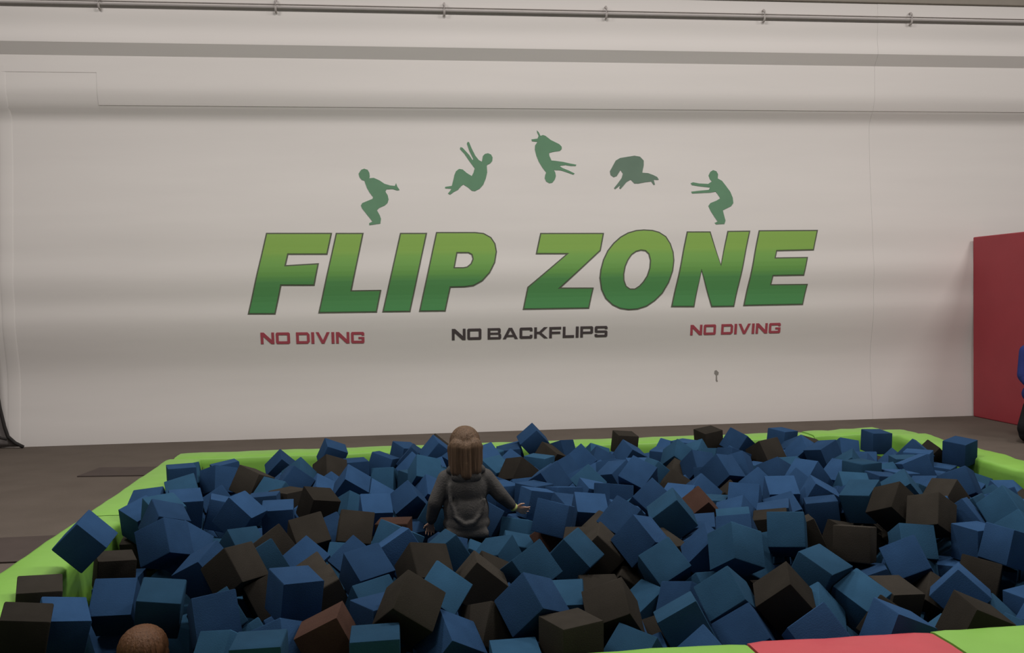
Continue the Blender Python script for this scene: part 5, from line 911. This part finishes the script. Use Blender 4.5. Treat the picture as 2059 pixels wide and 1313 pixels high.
if REST:
    bm = bmesh.new()
    for (x, y, z, a, b_, c, k) in REST:
        n0 = len(bm.verts)
        me = FOAM[k][0]
        mt = Matrix.Translation((x / 1000, y / 1000, z / 1000)) @ Euler((a / 100, b_ / 100, c / 100)).to_matrix().to_4x4()
        bv = [bm.verts.new(mt @ v.co) for v in me.vertices]
        for p in me.polygons:
            f = bm.faces.new([bv[j] for j in p.vertices]); f.material_index = k; f.smooth = False
    me = bpy.data.meshes.new('foam_cube_filling')
    bm.to_mesh(me); bm.free()
    for k in range(4): me.materials.append(FOAM[k][0].materials[0])
    o = link('foam_cube_filling', me)
    tag(o, 'dense filling of blue and charcoal foam cubes covering the pit bottom', 'foam filling', kind='stuff')

# ------------------------------------------------------------------ people
def add_capsule(bm, p0, p1, r0, r1, n=14):
    p0 = Vector(p0); p1 = Vector(p1)
    d = p1 - p0; ln = max(d.length, 1e-5); d = d / ln
    a = d.cross(Vector((0, 0, 1)))
    if a.length < 1e-3: a = d.cross(Vector((1, 0, 0)))
    a.normalize(); b = d.cross(a)
    rings = []
    st = []
    for k in range(1, 5): 
        th = math.pi / 2 * k / 4
        st.append((-r0 * math.cos(th), r0 * math.sin(th)))
    for k in range(0, 4):
        th = math.pi / 2 * k / 4
        st.append((ln + r1 * math.sin(th), r1 * math.cos(th)))
    for u, r in st:
        rings.append([bm.verts.new(p0 + d * u + r * (math.cos(2 * math.pi * k / n) * a + math.sin(2 * math.pi * k / n) * b)) for k in range(n)])
    s0 = bm.verts.new(p0 - d * r0); s1 = bm.verts.new(p1 + d * r1)
    for q0, q1 in zip(rings, rings[1:]):
        for k in range(n): bm.faces.new((q0[k], q0[(k + 1) % n], q1[(k + 1) % n], q1[k]))
    for k in range(n):
        bm.faces.new((s0, rings[0][(k + 1) % n], rings[0][k])); bm.faces.new((s1, rings[-1][k], rings[-1][(k + 1) % n]))

def add_ellipsoid(bm, c, r, rot=(0, 0, 0)):
    m = Matrix.Translation(c) @ Euler(rot).to_matrix().to_4x4() @ Matrix.Diagonal((*r, 1))
    bmesh.ops.create_uvsphere(bm, u_segments=24, v_segments=14, radius=1, matrix=m)

def organic(name, shapes, voxel, mat, parent, smooth=6, cut=None):
    """One continuous skin over capsules ('c', p0, p1, r0, r1) and ellipsoids ('e', centre, radii[, rot])."""
    bm = bmesh.new()
    for s in shapes:
        if s[0] == 'c': add_capsule(bm, *s[1:])
        else: add_ellipsoid(bm, *s[1:])
    bmesh.ops.recalc_face_normals(bm, faces=bm.faces[:])
    me = bpy.data.meshes.new(name); bm.to_mesh(me); bm.free()
    ob = bpy.data.objects.new(name, me); COL.objects.link(ob)
    r = ob.modifiers.new('skin', 'REMESH'); r.mode = 'VOXEL'; r.voxel_size = voxel; r.adaptivity = 0
    sm = ob.modifiers.new('soft', 'SMOOTH'); sm.factor = 0.5; sm.iterations = smooth
    dg = bpy.context.evaluated_depsgraph_get()
    me2 = bpy.data.meshes.new_from_object(ob.evaluated_get(dg))
    bpy.data.objects.remove(ob); bpy.data.meshes.remove(me)
    if cut:
        bm = bmesh.new(); bm.from_mesh(me2)
        for co, no in cut:
            bmesh.ops.bisect_plane(bm, geom=bm.verts[:] + bm.edges[:] + bm.faces[:], plane_co=co, plane_no=no, clear_outer=True)
        bm.to_mesh(me2); bm.free()
    me2.name = name
    return link(name, me2, mat, parent, smooth=True)

def hand_shapes(wrist, fwd, side, thumb_side, k=1.0, curl=0.35):
    """Palm, five fingers and thumb. fwd = pointing direction, side = across the palm, normal = palm facing."""
    f = Vector(fwd).normalized(); s = Vector(side).normalized(); n = f.cross(s).normalized()
    w_ = Vector(wrist); out = []
    pe = w_ + f * 0.055 * k
    for q in (-1, 0, 1):
        out.append(('c', w_ + s * q * 0.010 * k, pe + s * q * 0.018 * k, 0.012 * k, 0.010 * k))
    for j, (q, ln) in enumerate(zip((-0.027, -0.009, 0.009, 0.026), (0.042, 0.055, 0.058, 0.050))):
        a = pe + s * q * k
        mid = a + (f * math.cos(curl * .5) - n * math.sin(curl * .5) + s * q * 3.0) * ln * 0.5 * k
        tip = mid + (f * math.cos(curl * 1.6) - n * math.sin(curl * 1.6) + s * q * 3.0) * ln * 0.5 * k
        out.append(('c', a, mid, 0.0075 * k, 0.0065 * k)); out.append(('c', mid, tip, 0.0065 * k, 0.0055 * k))
    a = w_ + f * 0.016 * k + s * thumb_side * 0.018 * k
    m_ = a + (f * 0.6 + s * thumb_side * 0.8 - n * .2).normalized() * 0.028 * k
    t_ = m_ + (f * 0.9 + s * thumb_side * 0.35 - n * .2).normalized() * 0.024 * k
    out += [('c', a, m_, 0.009 * k, 0.008 * k), ('c', m_, t_, 0.008 * k, 0.006 * k)]
    return out

def head_shapes(c, k=1.0, yaw=0.0):
    """Skull, jaw, nose and ears, facing +Y turned by yaw."""
    c = Vector(c); R = Matrix.Rotation(yaw, 3, 'Z')
    def P(x, y, z): return c + R @ Vector((x, y, z)) * k
    e = (0, 0, yaw)
    return [('e', P(0, -0.008, 0.022), (0.072 * k, 0.088 * k, 0.080 * k), e), ('e', P(0, 0.022, -0.035), (0.058 * k, 0.062 * k, 0.066 * k), e),
            ('e', P(0, 0.045, -0.075), (0.034 * k, 0.036 * k, 0.026 * k), e),
            ('c', P(0, 0.078, 0.0), P(0, 0.095, -0.028), 0.009 * k, 0.012 * k),
            ('e', P(0.074, -0.002, -0.012), (0.008 * k, 0.018 * k, 0.026 * k), e), ('e', P(-0.074, -0.002, -0.012), (0.008 * k, 0.018 * k, 0.026 * k), e)]

def face_parts(c, parent, k=1.0, yaw=0.0):
    c = Vector(c); R = Matrix.Rotation(yaw, 3, 'Z')
    for sx in (-1, 1):
        bm = bmesh.new(); add_ellipsoid(bm, c + R @ Vector((0.030 * sx, 0.077, 0.003)) * k, (0.011 * k, 0.007 * k, 0.008 * k), (0, 0, yaw))
        from_bm('eye', bm, MAT['eye'], parent, smooth=True)
    bm = bmesh.new(); add_ellipsoid(bm, c + R @ Vector((0, 0.083, -0.055)) * k, (0.022 * k, 0.008 * k, 0.006 * k), (0, 0, yaw))
    from_bm('mouth', bm, MAT['lip'], parent, smooth=True)

def strands(shape, amp, freq):
    """Comb vertical grooves into a hair mesh."""
    for v in shape.data.vertices:
        a = math.atan2(v.co.y - strands.c[1], v.co.x - strands.c[0])
        k = amp * (math.sin(a * freq) + 0.6 * math.sin(a * freq * 2.3 + 1.0 + v.co.z * 9))
        d = Vector((v.co.x - strands.c[0], v.co.y - strands.c[1], 0))
        if d.length > 1e-4:
            v.co += d.normalized() * k

# --- the child in the grey hooded top, wading away from the camera
FLOOR = -0.635
CH = Vector((0.365, 5.70, FLOOR))
root = empty('child', CH)
tag(root, 'child with long brown hair in a grey hooded top wading away through the foam', 'person')
hc = (0.0, 0.03, 1.135)
body = head_shapes(hc, 0.97) + [('c', (0, 0.0, 0.97), (0, 0.012, 1.07), 0.042, 0.040),
    ('e', (0, 0, 0.86), (0.115, 0.075, 0.14)), ('e', (0, 0, 0.70), (0.10, 0.072, 0.12)), ('e', (0, -0.005, 0.60), (0.112, 0.082, 0.09)),
    ('c', (-0.095, 0, 0.945), (0.095, 0, 0.945), 0.042, 0.042),
    ('c', (0.125, 0, 0.94), (0.215, 0.0, 0.815), 0.036, 0.030), ('c', (0.215, 0.0, 0.815), (0.300, 0.05, 0.725), 0.030, 0.021),
    ('c', (-0.125, 0, 0.94), (-0.19, -0.02, 0.79), 0.036, 0.030), ('c', (-0.19, -0.02, 0.79), (-0.215, 0.04, 0.665), 0.030, 0.021)]
for sx, ky in ((-1, 0.05), (1, -0.01)):
    body += [('c', (sx * 0.062, 0, 0.57), (sx * 0.072, ky, 0.32), 0.066, 0.046), ('c', (sx * 0.072, ky, 0.32), (sx * 0.072, ky - 0.03, 0.06), 0.044, 0.030),
             ('c', (sx * 0.072, ky - 0.03, 0.035), (sx * 0.078, ky + 0.08, 0.028), 0.030, 0.024)]
body += hand_shapes((0.305, 0.052, 0.718), (0.90, 0.05, -0.30), (0.28, -0.45, 0.80), 1, 0.95, 0.35)
body += hand_shapes((-0.217, 0.046, 0.652), (-0.1, 0.45, -0.9), (-0.9, 0, 0.1), 1, 0.85, 0.5)
bo = organic('body', body, 0.0055, MAT['skin'], root, 4)
face_parts(hc, root, 0.97)
# hooded top: torso, sleeves, hood lying on the back, folds
hood = [('e', (0, -0.005, 0.87), (0.142, 0.100, 0.135)), ('e', (0, -0.01, 0.73), (0.142, 0.105, 0.15)), ('e', (0, -0.01, 0.655), (0.148, 0.108, 0.075)),
        ('c', (-0.098, 0, 0.943), (0.098, 0, 0.943), 0.052, 0.052),
        ('c', (0.122, 0, 0.93), (0.213, 0.0, 0.815), 0.054, 0.047), ('c', (0.213, 0.0, 0.815), (0.276, 0.038, 0.748), 0.047, 0.036),
        ('c', (-0.122, 0, 0.93), (-0.19, -0.02, 0.79), 0.054, 0.047), ('c', (-0.19, -0.02, 0.79), (-0.214, 0.035, 0.682), 0.047, 0.036),
        ('c', (0.270, 0.036, 0.752), (0.280, 0.040, 0.744), 0.036, 0.035), ('c', (-0.213, 0.03, 0.69), (-0.215, 0.038, 0.672), 0.035, 0.034)]
hood += [('c', (-0.11, -0.075, 0.60), (0.10, -0.075, 0.60), 0.034, 0.034), ('c', (-0.11, 0.06, 0.60), (0.10, 0.06, 0.60), 0.034, 0.034)]
fold = [(-0.105, -0.078, 0.90), (-0.100, -0.098, 0.80), (-0.075, -0.107, 0.71), (-0.02, -0.112, 0.665), (0.04, -0.112, 0.675), (0.085, -0.105, 0.73), (0.105, -0.092, 0.81)]
hood += [('c', p_, q_, 0.014, 0.014) for p_, q_ in zip(fold, fold[1:])]
ho = organic('hoodie', hood, 0.008, MAT['hoodie'], root, 9)
hd = [('e', (0, -0.068, 0.950), (0.095, 0.036, 0.052)), ('c', (-0.09, -0.03, 0.985), (0.09, -0.03, 0.985), 0.032, 0.032), ('c', (-0.085, -0.03, 0.985), (-0.055, 0.055, 0.965), 0.028, 0.02), ('c', (0.085, -0.03, 0.985), (0.055, 0.055, 0.965), 0.028, 0.02)]
organic('hood', hd, 0.007, MAT['hoodie'], ho, 5)
tr = [('e', (0, -0.005, 0.585), (0.122, 0.090, 0.085))]
for sx, ky in ((-1, 0.05), (1, -0.01)):
    tr += [('c', (sx * 0.064, 0, 0.57), (sx * 0.074, ky, 0.32), 0.074, 0.056), ('c', (sx * 0.074, ky, 0.32), (sx * 0.074, ky - 0.03, 0.08), 0.056, 0.046)]
organic('trousers', tr, 0.009, MAT['trousers'], root, 4)
hr = [('e', (0, 0.018, 1.155), (0.093, 0.104, 0.096)), ('c', (-0.045, -0.045, 1.13), (-0.055, -0.060, 0.985), 0.058, 0.042), ('c', (0.045, -0.045, 1.13), (0.052, -0.060, 0.990), 0.058, 0.042),
      ('c', (0.0, -0.055, 1.12), (0.0, -0.078, 0.965), 0.058, 0.040), ('c', (-0.078, 0.0, 1.12), (-0.080, -0.02, 0.99), 0.032, 0.024), ('c', (0.078, 0.0, 1.12), (0.078, -0.02, 0.99), 0.032, 0.024)]
hs = organic('hair', hr, 0.006, MAT['hair'], root, 5, cut=None)
strands.c = (0, 0.0)
strands(hs, 0.0022, 26)
bm = bmesh.new()
n = 20
d = Vector((0.085, 0.05, -0.09)).normalized()
a = d.cross(Vector((0, 0, 1))).normalized(); b_ = d.cross(a)
cpt = Vector((0.302, 0.051, 0.721))
rings = []
for u, r in ((-0.008, 0.024), (-0.006, 0.0265), (0.006, 0.0265), (0.008, 0.024)):
    rings.append([bm.verts.new(cpt + d * u + r * (math.cos(6.2832 * k / n) * a + math.sin(6.2832 * k / n) * b_)) for k in range(n)])
rings.append(rings[0])
for q0, q1 in zip(rings, rings[1:]):
    for k in range(n): bm.faces.new((q0[k], q0[(k + 1) % n], q1[(k + 1) % n], q1[k]))
wb = from_bm('wristband', bm, MAT['neon'], root, smooth=True)
wb['label'] = 'pale yellow green wristband'

# --- the child sunk in the foam at the near corner: only the crown of the head shows
root = empty('child', (-1.11, 4.02, FLOOR))
tag(root, 'child sunk in the foam with only the auburn crown of the head showing', 'person')
hc = (0, 0.0, 0.565)
bd = head_shapes(hc, 1.0) + [('c', (0, -0.02, 0.40), (0, -0.01, 0.50), 0.045, 0.042), ('e', (0, -0.03, 0.29), (0.12, 0.08, 0.13)), ('e', (0, -0.03, 0.12), (0.12, 0.095, 0.12)),
      ('c', (-0.09, -0.03, 0.375), (0.09, -0.03, 0.375), 0.040, 0.040)]
for sx in (-1, 1):
    bd += [('c', (sx * 0.125, -0.03, 0.365), (sx * 0.165, 0.0, 0.20), 0.036, 0.030), ('c', (sx * 0.165, 0.0, 0.20), (sx * 0.09, 0.12, 0.15), 0.030, 0.022),
           ('c', (sx * 0.07, 0, 0.085), (sx * 0.15, 0.12, 0.085), 0.066, 0.050), ('c', (sx * 0.15, 0.12, 0.075), (-sx * 0.06, 0.16, 0.055), 0.046, 0.034)]
    bd += hand_shapes((sx * 0.085, 0.13, 0.150), (-sx * 0.6, 0.7, -0.2), (0.6, sx * 0.6, 0), sx, 0.85, 0.5)
organic('body', bd, 0.006, MAT['skin'], root, 4)
face_parts(hc, root, 1.0)
ts = [('e', (0, -0.03, 0.29), (0.135, 0.097, 0.13)), ('e', (0, -0.03, 0.14), (0.135, 0.108, 0.13)), ('c', (-0.09, -0.03, 0.372), (0.09, -0.03, 0.372), 0.048, 0.048)]
for sx in (-1, 1): ts += [('c', (sx * 0.125, -0.03, 0.36), (sx * 0.155, -0.008, 0.25), 0.048, 0.046)]
organic('shirt', ts, 0.008, MAT['shirt'], root, 5)
ts = [('e', (0, -0.02, 0.09), (0.135, 0.105, 0.08))]
for sx in (-1, 1): ts += [('c', (sx * 0.07, 0, 0.085), (sx * 0.15, 0.12, 0.085), 0.074, 0.058), ('c', (sx * 0.15, 0.12, 0.078), (-sx * 0.02, 0.155, 0.060), 0.056, 0.046)]
organic('trousers', ts, 0.009, MAT['trousers'], root, 4)
hr = [('e', (0, -0.014, 0.592), (0.100, 0.112, 0.098)), ('c', (0, -0.06, 0.57), (0, -0.07, 0.46), 0.07, 0.05), ('c', (-0.07, -0.02, 0.57), (-0.065, -0.04, 0.47), 0.036, 0.03), ('c', (0.07, -0.02, 0.57), (0.065, -0.04, 0.47), 0.036, 0.03)]
hs = organic('hair', hr, 0.006, MAT['hair_red'], root, 5)
strands.c = (0, -0.014); strands(hs, 0.002, 24)

# --- the person kneeling on the deck by the red panel, cut by the frame
root = empty('kneeling_person', (5.985, 8.05, 0.0))
root.rotation_euler = (0, 0, math.radians(172))
tag(root, 'person in a blue shirt and dark trousers kneeling before the tall red panel', 'person')
KX = {1: 0.31, -1: -0.16}
hc = (0, 0.04, 1.06)
bd = head_shapes(hc, 1.12) + [('c', (0, 0.0, 0.86), (0, 0.025, 0.98), 0.055, 0.050), ('e', (0, 0, 0.72), (0.165, 0.105, 0.17)), ('e', (0, 0, 0.48), (0.145, 0.105, 0.18)), ('e', (0, -0.02, 0.33), (0.16, 0.12, 0.12)),
      ('c', (-0.13, 0, 0.835), (0.13, 0, 0.835), 0.052, 0.052)]
for sx in (-1, 1):
    bd += [('c', (sx * 0.185, 0, 0.825), (sx * 0.215, 0.02, 0.58), 0.048, 0.040), ('c', (sx * 0.215, 0.02, 0.58), (sx * 0.15, 0.22, 0.40), 0.039, 0.027),
           ('c', (sx * 0.10, 0, 0.29), (KX[sx], 0.26, 0.13), 0.085, 0.060), ('c', (KX[sx], 0.26, 0.065), (sx * 0.13, -0.06, 0.06), 0.058, 0.042), ('c', (sx * 0.13, -0.06, 0.06), (sx * 0.11, -0.16, 0.035), 0.038, 0.032)]
    bd += hand_shapes((sx * 0.150, 0.235, 0.390), (sx * 0.35, 0.75, -0.5), (0.95, -sx * 0.35, 0), -sx, 1.05, 0.5)
organic('body', bd, 0.007, MAT['skin'], root, 4)
face_parts(hc, root, 1.12)
ts = [('e', (0, 0, 0.72), (0.182, 0.122, 0.17)), ('e', (0, 0, 0.54), (0.190, 0.130, 0.19)), ('e', (0, -0.012, 0.42), (0.215, 0.145, 0.12)), ('c', (-0.13, 0, 0.83), (0.13, 0, 0.83), 0.060, 0.060)]
for sx in (-1, 1): ts += [('c', (sx * 0.182, 0, 0.82), (sx * 0.218, 0.02, 0.60), 0.066, 0.060), ('c', (sx * 0.213, 0.025, 0.58), (sx * 0.160, 0.20, 0.42), 0.056, 0.040)]
organic('shirt', ts, 0.010, MAT['shirt'], root, 5)
ts = [('e', (0, -0.02, 0.30), (0.172, 0.130, 0.10))]
for sx in (-1, 1): ts += [('c', (sx * 0.10, 0, 0.28), (KX[sx], 0.26, 0.135), 0.110, 0.088), ('c', (KX[sx], 0.26, 0.082), (sx * 0.13, -0.06, 0.072), 0.076, 0.060)]
organic('trousers', ts, 0.011, MAT['trousers'], root, 4)
hr = [('e', (0, 0.018, 1.098), (0.094, 0.110, 0.092)), ('e', (0, -0.03, 1.05), (0.090, 0.075, 0.075))]
organic('hair', hr, 0.008, MAT['hair_dark'], root, 5, cut=None)
for sx in (-1, 1):
    organic('shoe', [('c', (sx * 0.115, -0.10, 0.045), (sx * 0.105, -0.24, 0.040), 0.042, 0.034)], 0.008, MAT['rope'], root, 3)
